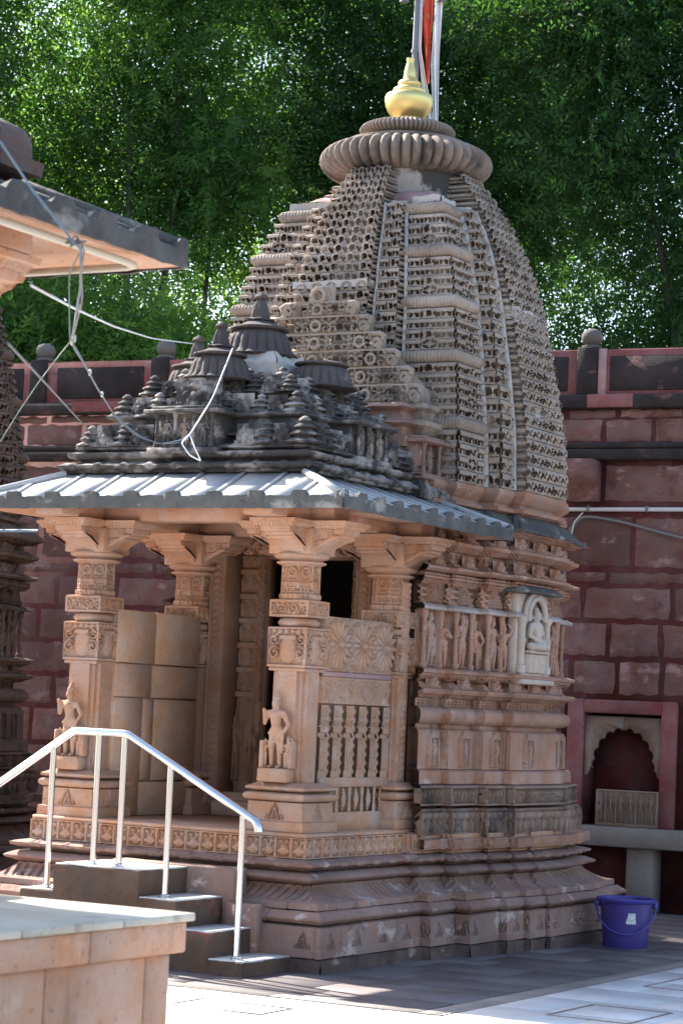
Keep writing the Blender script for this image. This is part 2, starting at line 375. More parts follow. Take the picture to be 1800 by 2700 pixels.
def triangle_leaf(X, Y, w, h, d):
    """carved palmette triangle, base centre at 0,0"""
    ins = (Y > 0) * (np.abs(X) < (1 - Y / h) * w / 2)
    f = np.cos(np.abs(X) / w * 34 + Y / h * 9); return ins * np.where(f > .1, d * .6, -d)
def rosette(X, Y, cx, cy, R, n, d):
    x, y = X - cx, Y - cy; r = np.hypot(x, y) / R; t = np.arctan2(y, x); out = np.zeros_like(X)
    for k, off in ((0, 0), (1, math.pi / n)):
        a = np.abs(np.mod(t + off + math.pi / n, 2 * math.pi / n) - math.pi / n) * n / math.pi
        wid = np.clip(np.sin(np.clip((r - .12) / .88, 0, 1) * math.pi) * (.95 if k else .8) + .12, 0, 1); m = (a < wid) * (r > .2) * (r < 1)
        out = np.maximum(out, m * (d * (.55 if k else 1.0)) * (.55 + .45 * np.sqrt(np.clip(1 - (a / (wid + 1e-6)) ** 2, 0, 1))))
    out = np.where(r < .3, d * (.9 + .25 * np.cos(t * 22) * (r > .2)), out); return np.where(r < .13, d * 1.4, out)
# ------------------------------------------------------------------ the courtyard floor
gr = obj('ground', MB().add([(-60, -40, -.02), (60, -40, -.02), (60, 80, -.02), (-60, 80, -.02)], [(0, 1, 2, 3)]), 'paving'); tag(gr, 'stone floor of the temple courtyard', None, None, 'structure')
floor = obj('courtyard_floor', MB().add([(-9, -16, -.012), (9, -16, -.012), (9, 7, -.012), (-9, 7, -.012)], [(0, 1, 2, 3)]), 'inlay'); tag(floor, 'slabbed courtyard floor', None, None, 'structure')
def slab_row(x0, x1, y0, y1, w, mat, nm, ph=0.0, gap=.0035):
    x = x0 - ph
    while x < x1:
        a, b = max(x, x0), min(x + w, x1); x += w
        if b - a < .05: continue
        obj(nm, MB().box(a + gap, b - gap, y0 + gap, y1 - gap, -.03, 0, .0025), mat, floor)
EX = 1.16                                                      # edge between dark paving and pale marble
yy = -.95; k = 0
while yy < 6.0:
    h = (.34, .42, .30, .38)[k % 4]; slab_row(-.3 if yy < 4 else -1.6, EX, yy, min(yy + h, 6.1), (.72, .95, .60)[k % 3], 'paving', 'paving_slab', .37 * (k % 3)); yy += h; k += 1
slab_row(-2.9, -.3, -.95, .0, .65, 'paving', 'paving_slab', .2)
slab_row(EX + .0, EX + .13, -1.1, 6.1, .13, 'bench_stone', 'border_strip')
slab_row(-3.2, EX, -1.10, -.95, .9, 'bench_stone', 'border_strip', .1)
slab_row(EX + .15, 2.2, -1.12, 6.1, 1.1, 'marble', 'border_strip') if False else None
yy = -1.12 - .6
for r in range(8):                                            # pale marble in front
    slab_row(-3.2, 5.2, yy, yy + .6 - .002, .60, 'marble', 'marble_tile', .3 * (r % 2)); yy -= .6
yy = -1.10
for r in range(12):                                           # pale marble on the right
    slab_row(EX + .155, 4.0, yy, yy + .6, .60, 'marble', 'marble_tile', .3 * (r % 2)); yy += .6
def inlay_frame(cx, cy, hx, hy, ang=0.0, w=.007):
    m = MB(); ca, sa = math.cos(ang), math.sin(ang)
    for s, t, lx, ly in ((-1, 0, w, hy), (1, 0, w, hy), (0, -1, hx, w), (0, 1, hx, w)):
        c = MB().box(s * hx - lx, s * hx + lx, t * hy - ly + 0, t * hy + ly, -.01, .0035); V = np.concatenate(c.v); V[:, :2] = np.stack([cx + ca * V[:, 0] - sa * V[:, 1], cy + sa * V[:, 0] + ca * V[:, 1]], 1); m.add(V, np.concatenate(c.q))
    obj('inlay_line', m, 'inlay', floor)
inlay_frame(.40, -1.62, .26, .16); inlay_frame(1.9, -.35, .22, .30); inlay_frame(1.75, 1.3, .2, .3); inlay_frame(-.35, -2.2, .26, .16); inlay_frame(1.2, -2.3, .25, .16)
obj('inlay_line', MB().box(EX + .130, EX + .153, -1.12, 6.0, -.02, .0015), 'inlay', floor); obj('inlay_line', MB().box(-3.2, EX + .153, -1.118, -1.102, -.02, .0015), 'inlay', floor)

# ------------------------------------------------------------------ red compound wall behind
WA = math.radians(4.0); WU = np.array([math.cos(WA), math.sin(WA), 0.0]); WN = np.array([-WU[1], WU[0], 0.0]); WORG = np.array([-.813, 6.158, 0.0])
def wmap(mb):                                                  # local (u along, v outwards to us, z) -> world
    V = np.concatenate(mb.v); mb.v = [WORG + V[:, :1] * WU - V[:, 1:2] * WN + V[:, 2:3] * np.array([0, 0, 1.0])]; return mb
def wbox(u0, u1, v0, v1, z0, z1, b=0.0):
    return wmap(MB().box(u0, u1, -v1, -v0, z0, z1, b)) if False else wmap_box(u0, u1, v0, v1, z0, z1, b)
def wmap_box(u0, u1, v0, v1, z0, z1, b):
    m = MB().box(u0, u1, -v1, -v0, z0, z1, b); V = np.concatenate(m.v); m.v = [WORG + V[:, :1] * WU + V[:, 1:2] * WN + V[:, 2:3] * np.array([0, 0, 1.0])]; return m
wall = tag(obj('compound_wall', wmap_box(-9, -.25, -.45, 0, 0, 4.12, 0), 'red_wall'), 'tall dark red stone compound wall with parapet behind the shrines', 'wall')
NI0, NI1, NZ0, NZ1 = -.243, .412, .655, 1.555                  # niche opening
for a in ((-.25, NI0, -.45, 0, 0, 4.12), (NI1, 4, -.45, 0, 0, 4.12), (NI0, NI1, -.45, 0, NZ1, 4.12), (NI0, NI1, -.45, 0, 0, NZ0), (NI0, NI1, -.45, -.24, NZ0, NZ1)):
    obj('wall_core', wmap_box(*a, 0), 'red_wall', wall)
rows = [(1.715, 1.970, [-.377 - .39 * 2, -.377 - .39, -.377, .010, .391, .78]), (2.02, 2.277, [-.98, -.52, -.075, .372, .80]), (2.325, 2.568, [-1.06, -.301, .458, 1.2]), (2.615, 2.694, [-.95, -.10, .9]), (2.750, 3.14, [-1.3, -.6, .109, .85]),
        (3.28, 3.57, [-.9, -.16, .75]), (3.766, 3.947, [-.62, -.17, .25, .75]), (3.965, 4.03, [-.5, -.05, .52, 1.0])]
def blocks(z0, z1, us, lo, hi):
    for a, b in zip(us[:-1], us[1:]):
        if b < lo or a > hi: continue
        P_ = WORG + WU * (a + b) / 2; hw_ = (b - a) / 2 - .024; nx_, ny_ = max(6, int(hw_ * 2 / .03)), max(4, int((z1 - z0) / .03)); sd = a * 13.1 + z0 * 7.7
        X, Y = np.meshgrid(np.linspace(-hw_, hw_, nx_), np.linspace(z0, z1, ny_)); H = np.full(X.shape, .012); H[0] = H[-1] = 0; H[:, 0] = H[:, -1] = 0
        Q = np.stack([X + sd, Y * 0, Y], -1).reshape(-1, 3); H = H * (1 + .5 * sn(Q, 25, 3).reshape(X.shape)); ed_ = (H <= 1e-6) | (np.abs(X) > hw_ - .035) | (Y < z0 + .03) | (Y > z1 - .03)
        dx_, dz_ = .009 * sn(Q, 34, 5).reshape(X.shape) * ed_, .009 * sn(Q, 34, 6).reshape(X.shape) * ed_
        G = P_ + (X + dx_)[..., None] * WU + (H + .001)[..., None] * -WN + (Y + dz_)[..., None] * np.array([0, 0, 1.0]); obj('stone_block', MB().grid(G), 'wall_block', wall, smooth=60)
for z0, z1, us in rows: blocks(z0, z1, us, -1.4, 1.3)
for r, (z0, z1) in enumerate([(.10, .40), (.45, .72), (.77, 1.05), (1.10, 1.38), (1.43, 1.665)] + [(a, b) for a, b, _ in rows]):   # the stretch seen beside and through the porch
    us = list(np.arange(-8.6, -2.2, .62 if r % 2 else .78) + .2 * (r % 3)); blocks(z0, z1, us, -8.5, -2.0)
for z0, z1, us in ((1.43, 1.665, [-1.1, -.72, -.40]), (1.12, 1.40, [-1.0, -.42]), (.75, 1.08, [-1.2, -.42])): blocks(z0, z1, us, -1.3, -.3)
# ledges, parapet, posts
obj('wall_ledge', wmap_box(-9, 4, -.02, .085, 3.613, 3.70, .01), 'wall_black', wall); obj('wall_ledge', wmap_box(-9, 4, -.02, .065, 3.706, 3.755, .008), 'wall_black', wall)
obj('wall_ledge', wmap_box(-9, 4, -.02, .095, 4.036, 4.146, .012), 'wall_black', wall)
obj('ledge_patch', wmap_box(-.30, .10, 0, .099, 4.038, 4.148, .01), 'wall_pink', wall); obj('ledge_patch', wmap_box(-5.2, -4.6, 0, .099, 4.05, 4.148, .01), 'wall_pink', wall)
posts = [-7.75, -5.62, -4.355, -2.6, -.337, 1.7]
obj('parapet', wmap_box(-9, 4, -.20, -.02, 4.12, 4.535, .01), 'wall_pink', wall)
for i, (a, b) in enumerate(zip(posts[:-1], posts[1:])):
    obj('parapet_panel', wmap_box(a + .19, b - .17, -.03, -.010, 4.19, 4.478, .006), 'wall_black', wall)
BALL = build_mesh('ball_finial', MB().lathe((0, 0, 0), [(.075, 0), (.085, .012), (.082, .024), (.06, .03), (.055, .036), (.08, .055), (.09, .085), (.088, .115), (.07, .145), (.035, .163), (.005, .167)], 24), 50); BALL.materials.append(MATS['ball_stone'])
for u in posts:
    c = wmap_box(u - .085, u + .085, -.21, .02, 4.12, 4.552, .008); p = obj('parapet_post', c, 'wall_black', wall)
    w = WORG + WU * u + WN * .10; inst('ball_finial', BALL, p, (w[0], w[1], 4.55), sc=(1, 1, 1.02) if True else 1)
obj('plaster_strip', wmap_box(-.245, -.175, -.03, -.004, 4.14, 4.54, .004), 'pink_plaster', wall)
# corbel under the ledge
for u in (-.29, -3.4, -6.0):
    m = MB().prism([(0, 3.27), (.10, 3.27), (.13, 3.40), (.24, 3.44), (.27, 3.60), (0, 3.60)], lambda a, b: tuple(WORG + WU * (u - .115 + .03 * (b > 3.41) * 0) - WN * a + np.array([0, 0, b])), lambda a, b: tuple(WORG + WU * (u + .115) - WN * a + np.array([0, 0, b])))
    obj('corbel', m, 'wall_block', wall)
# arched niche with its frame, bench and piers
nf = obj('niche_frame', wmap_box(-.378, NI0, 0, .055, NZ0, 1.665, .006), 'wall_pink', wall); nf['label'] = 'pink frame of the arched wall niche'
obj('frame_jamb', wmap_box(NI1, .540, 0, .055, NZ0, 1.665, .006), 'wall_pink', nf); obj('frame_head', wmap_box(NI0, NI1, 0, .053, NZ1, 1.663, .006), 'wall_pink', nf)
uc, hw = (NI0 + NI1) / 2, (NI1 - NI0) / 2
for sg in (-1, 1):                                             # cusped arch spandrels
    pts = [(hw + .005, 1.05), (hw + .005, 1.53), (.004, 1.53)]
    cus = []
    for k in range(5):
        a0, a1 = math.radians(88 - k * 19.5), math.radians(88 - (k + 1) * 19.5)
        for t in np.linspace(0, 1, 6)[:-1]:
            a = a0 + (a1 - a0) * t; r = .255 + .022 * math.sin(t * math.pi); cus.append((r * math.cos(a) * .98, 1.135 + r * math.sin(a) * 1.12))
    cus += [(.262, 1.12), (.285, 1.09), (.30, 1.05)]
    poly = [(.002, 1.44)] + cus; poly = poly + [(hw + .005, 1.05), (hw + .005, 1.53), (.002, 1.53)]
    if sg < 0: poly = poly[::-1]
    m = MB().prism(poly, lambda a, b: tuple(WORG + WU * (uc + sg * a) + WN * .05 + np.array([0, 0, b])), lambda a, b: tuple(WORG + WU * (uc + sg * a) + WN * .0 + np.array([0, 0, b])))
    obj('arch_spandrel', m, 'carved_panel', nf)
    def lf(X, Y): return np.where(np.hypot(X - (hw if sg < 0 else 0), (Y + .16)) > .40, .010 * (spiral(np.mod(X, .12), np.mod(Y, .12), .06, .06, .055, 1, 1.3)), -.03)
bench = obj('bench_slab', wmap_box(-2.6, 2.2, 0, .34, .505, .655, .012), 'bench_stone', wall); bench['label'] = 'thick grey stone bench slab along the wall'
for u in (-.50, .32, 1.1): obj('bench_pier', wmap_box(u - .10, u + .12, 0, .24, -.01, .505, .01), 'bench_stone', bench)
cp = obj('carved_slab', wmap_box(-.10, .415, .02, .09, .655, .945, .004), 'carved_panel'); tag(cp, 'loose carved stone slab with dancing figures inside the wall niche', 'carving')
def dancers(X, Y):
    n = 6; st = .50 / n; c = np.floor(X / st); x = X - (c + .5) * st; return np.where((Y < .03) | (Y > .275), .004, -.022 + .042 * mx(fig(x / st * .9, np.clip((Y - .03) / .24, 0, 1), 2 * hsh(c + 2) - 1, hsh(c * 2 + 1)), .9 * (np.abs(x) > st * .46)))
o_ = WORG + WU * -.095 - WN * .094 + np.array([0, 0, .655])
obj('dancer_relief', MB().relief(o_, WU * .505, (0, 0, .288), 120, 66, dancers, .02), 'carved_panel', cp)
# conduit and cables on the wall
cd = obj('wall_conduit', MB().tube([tuple(WORG + WU * u - WN * .03 + np.array([0, 0, z])) for u, z in ((-.52, 3.205), (-.3, 3.207), (1.4, 3.214))], .018, 8), 'conduit'); tag(cd, 'pale plastic conduit pipe running along the red wall', 'pipe')
for u in (-.27, .23, .7): obj('pipe_clip', wmap_box(u - .012, u + .012, 0, .052, 3.186, 3.236, .003), 'cable_grey', cd)
def wp(u, v, z): return tuple(WORG + WU * u - WN * v + np.array([0, 0, z]))
def smooth_path(P, n=40):
    P = np.array(P, float); t = np.linspace(0, 1, len(P)); T = np.linspace(0, 1, n)
    out = np.stack([np.interp(T, t, P[:, k]) for k in range(3)], 1)
    for _ in range(3 if n <= 60 else 5): out[1:-1] = (out[:-2] + 2 * out[1:-1] + out[2:]) / 4
    return out
tag(obj('wall_cable', MB().tube(smooth_path([wp(-.53, .04, 2.90), wp(-.56, .05, 2.70), wp(-.50, .05, 2.50), wp(-.44, .05, 2.47), wp(-.45, .05, 2.75), wp(-.43, .05, 3.02), wp(-.33, .05, 3.14), wp(-.22, .05, 3.145), wp(.05, .05, 3.10), wp(.35, .05, 3.02), wp(.9, .05, 2.9)], 60), .013, 6), 'cable_grey'), 'thick grey cable looping down the red wall beside the shrine', 'cable')
tag(obj('thin_wire', MB().tube(smooth_path([wp(-.31, .05, 3.18), wp(-.38, .06, 3.10), wp(-.40, .06, 2.98), wp(-.47, .08, 2.86), wp(-.62, .10, 2.80)], 40), .005, 5), 'cable_white'), 'thin pale wire curling from the conduit pipe to the shrine', 'wire')
# ------------------------------------------------------------------ the carved temple
X0, YC, YP = -1.28, 3.04, 1.13            # axis, centre of the sanctuary, centre of the porch
temple = tag(empty('temple_shrine', (X0, 2.2, 0)), 'carved sandstone shrine with pillared porch and tall curved tower under a golden pot', 'temple')

def mirror_plan(right, front=None):
    r = [(X0 + p, y) for p, y in right]; l = [(X0 - p, y) for p, y in reversed(right)]
    return r + l
PLAN = mirror_plan([(.985, .295), (.985, 1.55), (1.05, 1.55), (1.05, 1.89), (1.15, 1.89), (1.15, 2.32), (1.20, 2.32), (1.20, 2.59), (1.24, 2.59), (1.24, 2.84), (1.27, 2.84),
                    (1.27, 3.20), (1.24, 3.20), (1.24, 3.40), (1.20, 3.40), (1.20, 3.58), (1.15, 3.58), (1.15, 3.86)])
NP = len(PLAN)
def seen_plinth(i):
    a, b = PLAN[i], PLAN[(i + 1) % NP]
    nx, ny = b[1] - a[1], -(b[0] - a[0])
    return 2 if (nx > 1e-6 and a[0] > X0) or (ny < -1e-6) else 1
def nodisp(S, Z, L, i): return S * 0

plinth = obj('plinth', MB().band(PLAN, [(0, -.03), (.74, -.03)], caps=True), 'plinth_stone', temple)
def leafs_on(z0, h, w, step, d):
    def hf(S, Z, L, i):
        n = max(1, int(round(L / step))); st = L / n; x = np.mod(S + L / 2, st) - st / 2
        return triangle_leaf(x, Z - z0, w, h, d)
    return hf
def jointed(hf, step, seed):
    """adds the upright joints between the blocks of a course"""
    def f(S, Z, L, i):
        c = np.floor((S + 7 + seed * .37) / step); x = (S + 7 + seed * .37) - (c + .5 + .5 * (hsh(c + seed * 3.3 + i) - .5)) * step
        return hf(S, Z, L, i) - .009 * np.exp(-(x / .0045) ** 2) + .004 * (hsh(np.floor(c + .5 * np.sign(x)) + seed) - .5)
    return f
def plinth_course(name, prof, hf=nodisp, mat='plinth_stone', er=.0018, seed=0, du=.009, dt=.012):
    hf = jointed(hf, .62, seed)
    return obj(name, MB().band(PLAN, prof, hf, du=du, dt=dt, vis=seen_plinth, er=er, seed=seed, caps=True), mat, plinth, smooth=50)
plinth_course('footing', [(-.05, .30), (.07, .293), (.076, .27)], mat='footing_stone', er=.010, seed=1, du=.02, dt=.02)
plinth_course('base_block', [(.078, .27), (.082, .290), (.124, .291), (.130, .283), (.252, .277), (.258, .25)], leafs_on(.132, .095, .11, .34, .013), du=.006, dt=.006, seed=2)
plinth_course('knife_moulding', [(.262, .20), (.266, .25), (.290, .286), (.303, .288), (.313, .272), (.335, .240), (.337, .20)], er=.003, seed=3)
def lotus_lines(S, Z, L, i):
    st = .060; t = np.clip((Z - .378) / .086, 0, 1); x = np.mod(S + .036 * (1 - t) ** 2 * np.sign(S + 1e-9) + 50, st) - st / 2
    g = np.exp(-(x / .0085) ** 2) * (t > .12) * (t < .97) * (L > .12)
    return -.026 * g + .003 * np.cos(x / st * 2 * math.pi) * (t > .05)
plinth_course('lotus_moulding', [(.341, .18), (.342, .219), (.377, .217), (.380, .205), (.388, .165), (.403, .125), (.425, .085), (.447, .056), (.466, .040), (.468, .02)], lotus_lines, du=.005, dt=.006, seed=4)
plinth_course('upper_knife_moulding', [(.470, .02), (.473, .045), (.495, .108), (.507, .116), (.518, .098), (.536, .055), (.538, .02)], er=.003, seed=5)
def little_leafs(S, Z, L, i):
    n = max(1, int(round(L / .21))); st = L / n; x = np.mod(S + L / 2, st) - st / 2
    return .010 * mx(dome(x, Z, 0, .585, .022, .022), dome(x, Z, -.027, .578, .014, .012), dome(x, Z, .027, .578, .014, .012)) - .006 * dome(x, Z, 0, .583, .009, .010)
plinth_course('rounded_moulding', [(.540, -.02), (.543, .0), (.552, .012), (.562, .055), (.574, .085), (.588, .090), (.597, .062), (.606, .012), (.611, -.02)], little_leafs, du=.006, dt=.006, er=.002, seed=6)
def pot_frieze(S, Z, L, i):
    z0, h = .613, .118; y = (Z - z0) / h
    if PLAN[i][1] > 1.5 and i < NP - 1:                     # the sanctuary side carries small petals only
        st = .036; x = np.mod(S, st) - st / 2
        return np.where((y > .1) & (y < .9), -.010 + .012 * mx(dome(x, y, 0, .85, .015, .75), 0), 0)
    n = max(1, int(round(L / .104))); st = L / n; x = np.mod(S + L / 2, st) - st / 2; a = np.abs(x)
    k = mx(dome(x, y, 0, .34, .036, .27), .9 * seg(x, y * .118, 0, .055, .020, .1, .008), .9 * seg(x, y * .118, 0, .055, -.020, .1, .008),
           .8 * dome(a, y, .027, .80, .011, .13), sstep(a, st / 2 - .012 - .006 * np.clip(1.2 * y - .5, 0, 1), st / 2 - .006), .85 * (np.abs(y - .33) < .10) * (a < .04))
    H = -.026 * (1 - k); return np.where((y < .07) | (y > .93), 0, H)
plinth_course('carved_frieze', [(.612, -.02), (.613, 0), (.731, 0), (.732, -.02)], pot_frieze, du=.0042, dt=.0045, er=.001, seed=7, mat='porch_stone')
fl = MB().box(X0 - .98, X0 + .98, .30, 1.75, .733, .757, .006); obj('porch_floor', fl, 'porch_stone', temple)

# ------------------------------------------------------------------ porch pillars
def sq(c, h): return [(c[0] - h, c[1] - h), (c[0] + h, c[1] - h), (c[0] + h, c[1] + h), (c[0] - h, c[1] + h)]
def chamfer(c, h, k):
    return [(c[0] + a, c[1] + b) for a, b in ((-h + k, -h), (h - k, -h), (h - k, -h + k * .5), (h - k * .5, -h + k * .5), (h - k * .5, -h + k), (h, -h + k), (h, h - k), (h - k * .5, h - k), (h - k * .5, h - k * .5), (h - k, h - k * .5), (h - k, h),
            (-h + k, h), (-h + k, h - k * .5), (-h + k * .5, h - k * .5), (-h + k * .5, h - k), (-h, h - k), (-h, -h + k), (-h + k * .5, -h + k), (-h + k * .5, -h + k * .5), (-h + k, -h + k * .5))]
def octo(c, r): return [(c[0] + r * math.cos(math.pi / 8 + k * math.pi / 4), c[1] + r * math.sin(math.pi / 8 + k * math.pi / 4)) for k in range(8)]
def vis_fr(poly):
    def f(i):
        a, b = poly[i], poly[(i + 1) % len(poly)]; nx, ny = b[1] - a[1], -(b[0] - a[0])
        return 2 if (ny < -1e-6 or nx > 1e-6) else 1
    return f
def carved(poly, prof, hf, du=.0045, dt=.0045, er=.0008, seed=0): return MB().band(poly, prof, hf, du=du, dt=dt, vis=vis_fr(poly), er=er, seed=seed, caps=True)

def statue_parts(sway=0.0, arms=0, h=1.0):
    """tapered limbs of a standing carved figure, unit height, facing -y"""
    sx = lambda z: sway * math.sin(z * 6.0)
    P = [('e', (sx(.87), -.01, .865), (.058, .064, .074)), ('e', (sx(.95), 0, .945), (.060, .060, .032)), ('c', (sx(.95), 0, .95), (sx(1), 0, 1.02), .050, .020), ('c', (sx(.8), 0, .80), (sx(.75), 0, .75), .035, .045),
         ('c', (sx(.72) - .055, 0, .735), (sx(.72) + .055, 0, .735), .058, .058), ('c', (sx(.7), -.005, .70), (sx(.58), -.005, .57), .088, .068), ('e', (sx(.5), 0, .515), (.098, .075, .070)),
         ('c', (sx(.5) - .05, 0, .50), (-.060, -.015, .27), .062, .046), ('c', (-.060, -.015, .27), (-.062, .0, .045), .044, .028), ('e', (-.062, -.045, .022), (.030, .062, .022)),
         ('c', (sx(.5) + .05, 0, .50), (.064, -.015, .27), .062, .046), ('c', (.064, -.015, .27), (.066, .0, .045), .044, .028), ('e', (.066, -.045, .022), (.030, .062, .022))]
    a = sx(.74)
    if arms == 0: P += [('c', (a - .115, 0, .745), (-.185, -.01, .60), .040, .030), ('c', (-.185, -.01, .60), (-.185, -.045, .74), .028, .022), ('e', (-.185, -.05, .775), (.030, .025, .035)),
                        ('c', (a + .115, 0, .745), (.175, .0, .59), .040, .030), ('c', (.175, .0, .59), (.125, -.05, .47), .028, .022), ('c', (.125, -.05, .47), (.125, -.05, .20), .017, .014)]
    if arms == 1: P += [('c', (a - .115, 0, .745), (-.17, .0, .59), .040, .030), ('c', (-.17, .0, .59), (-.06, -.085, .62), .028, .022), ('c', (a + .115, 0, .745), (.19, 0, .86), .040, .030), ('c', (.19, 0, .86), (.10, -.03, .97), .028, .022)]
    if arms == 2: P += [('c', (a - .115, 0, .745), (-.165, .0, .58), .040, .030), ('c', (-.165, .0, .58), (-.15, -.03, .43), .028, .022), ('c', (a + .115, 0, .745), (.18, 0, .60), .040, .030), ('c', (.18, 0, .60), (.06, -.085, .66), .028, .022)]
    P += [('c', (-.10, -.04, .47), (.10, -.04, .45), .020, .020), ('c', (-.06, -.055, .36), (.07, -.055, .36), .018, .018)]
    return P
def blob_mesh(name, parts, voxel):
    """limbs joined and re-meshed into one continuous carved surface"""
    mb = MB()
    for p in parts:
        if p[0] == 'e':
            c, r = np.array(p[1]), np.array(p[2]); th = np.linspace(-math.pi / 2, math.pi / 2, 9)
            t2 = MB().lathe((0, 0, 0), [(max(1e-4, math.cos(a)), math.sin(a)) for a in th], 12); V = np.concatenate(t2.v) * r + c
            mb.add(V, np.concatenate(t2.q), None, [list(g) for g in t2.g])
        else:
            a, b = np.array(p[1], float), np.array(p[2], float); d = b - a; l = np.linalg.norm(d); d = d / l; n = 6
            pts = []; rad = []
            for k in range(n + 1): an = -math.pi / 2 + k * math.pi / 2 / n; pts.append(a + d * p[3] * math.sin(an)); rad.append(max(1e-4, p[3] * math.cos(an)))
            for k in range(n + 1): an = k * math.pi / 2 / n; pts.append(b + d * p[4] * math.sin(an)); rad.append(max(1e-4, p[4] * math.cos(an)))
            mb.tube(pts, rad, 10)
    me = build_mesh(name, mb); o = bpy.data.objects.new(name + '_form', me); COL.objects.link(o)
    md = o.modifiers.new('r', 'REMESH'); md.mode = 'VOXEL'; md.voxel_size = voxel; md.use_smooth_shade = True
    s = o.modifiers.new('s', 'SMOOTH'); s.iterations = 2; s.factor = .4
    dg = bpy.context.evaluated_depsgraph_get(); me2 = bpy.data.meshes.new_from_object(o.evaluated_get(dg)); me2.name = name
    bpy.data.objects.remove(o); bpy.data.meshes.remove(me)
    for p in me2.polygons: p.use_smooth = True
    return me2
FIG = [blob_mesh('figure_a', statue_parts(.025, 0), .014), blob_mesh('figure_b', statue_parts(-.03, 1), .014), blob_mesh('figure_c', statue_parts(.03, 2), .014)]
for f in FIG: f.materials.append(MATS['wall_stone'])
FIGP = FIG[0].copy(); FIGP.materials.clear(); FIGP.materials.append(MATS['porch_stone'])
FIGP2 = FIG[1].copy(); FIGP2.materials.clear(); FIGP2.materials.append(MATS['porch_stone'])
FIGK = [f.copy() for f in FIG]
for f in FIGK: f.materials.clear(); f.materials.append(MATS['black_stone'])
FIGR = FIG[2].copy(); FIGR.materials.clear(); FIGR.materials.append(MATS['disc_stone'])

def bracket_arm(c, ang, z0, ln, w):
    """one curved corbel arm of a capital, lobed at its tip"""
    pr = [(.06, 0), (.145, .004), (.165, .028), (.195, .052), (.235, .070), (.262, .078), (.268, .092), (.295, .096), (.304, .112), (.330, .116), (.338, .135), (.338, .150), (.06, .150)]
    k = ln / .338; ca, sa = math.cos(ang), math.sin(ang); mb = MB()
    f = lambda sgn: (lambda a, b: (c[0] + ca * a * k - sa * sgn * w / 2, c[1] + sa * a * k + ca * sgn * w / 2, z0 + b))
    mb.prism(pr, f(-1), f(1))
    # carved volutes on both flanks and a ribbed front
    for sg in (-1, 1):
        for j in range(5):
            o = .012 + j * .022; pts = []
            for t in np.linspace(0, 1, 12):
                a = (.085 + o * .8) + (.165 - o * .25) * t ** .9; b = .020 + o * .55 + (.085 - o * .1) * t ** 1.8 * (1 - .15 * j)
                if b > .145: continue
                pts.append((c[0] + ca * a * k - sa * sg * (w / 2 + .001), c[1] + sa * a * k + ca * sg * (w / 2 + .001), z0 + b))
            if len(pts) > 3: mb.tube(pts, .009, 5)
        sp = []
        for t in np.linspace(0, 1, 22):
            r = .026 * (1 - .8 * t); an = t * 9; sp.append((c[0] + ca * (.245 + r * math.cos(an)) * k - sa * sg * (w / 2 + .001), c[1] + sa * (.245 + r * math.cos(an)) * k + ca * sg * (w / 2 + .001), z0 + .118 + r * math.sin(an)))
        mb.tube(sp, .006, 5)
    return mb

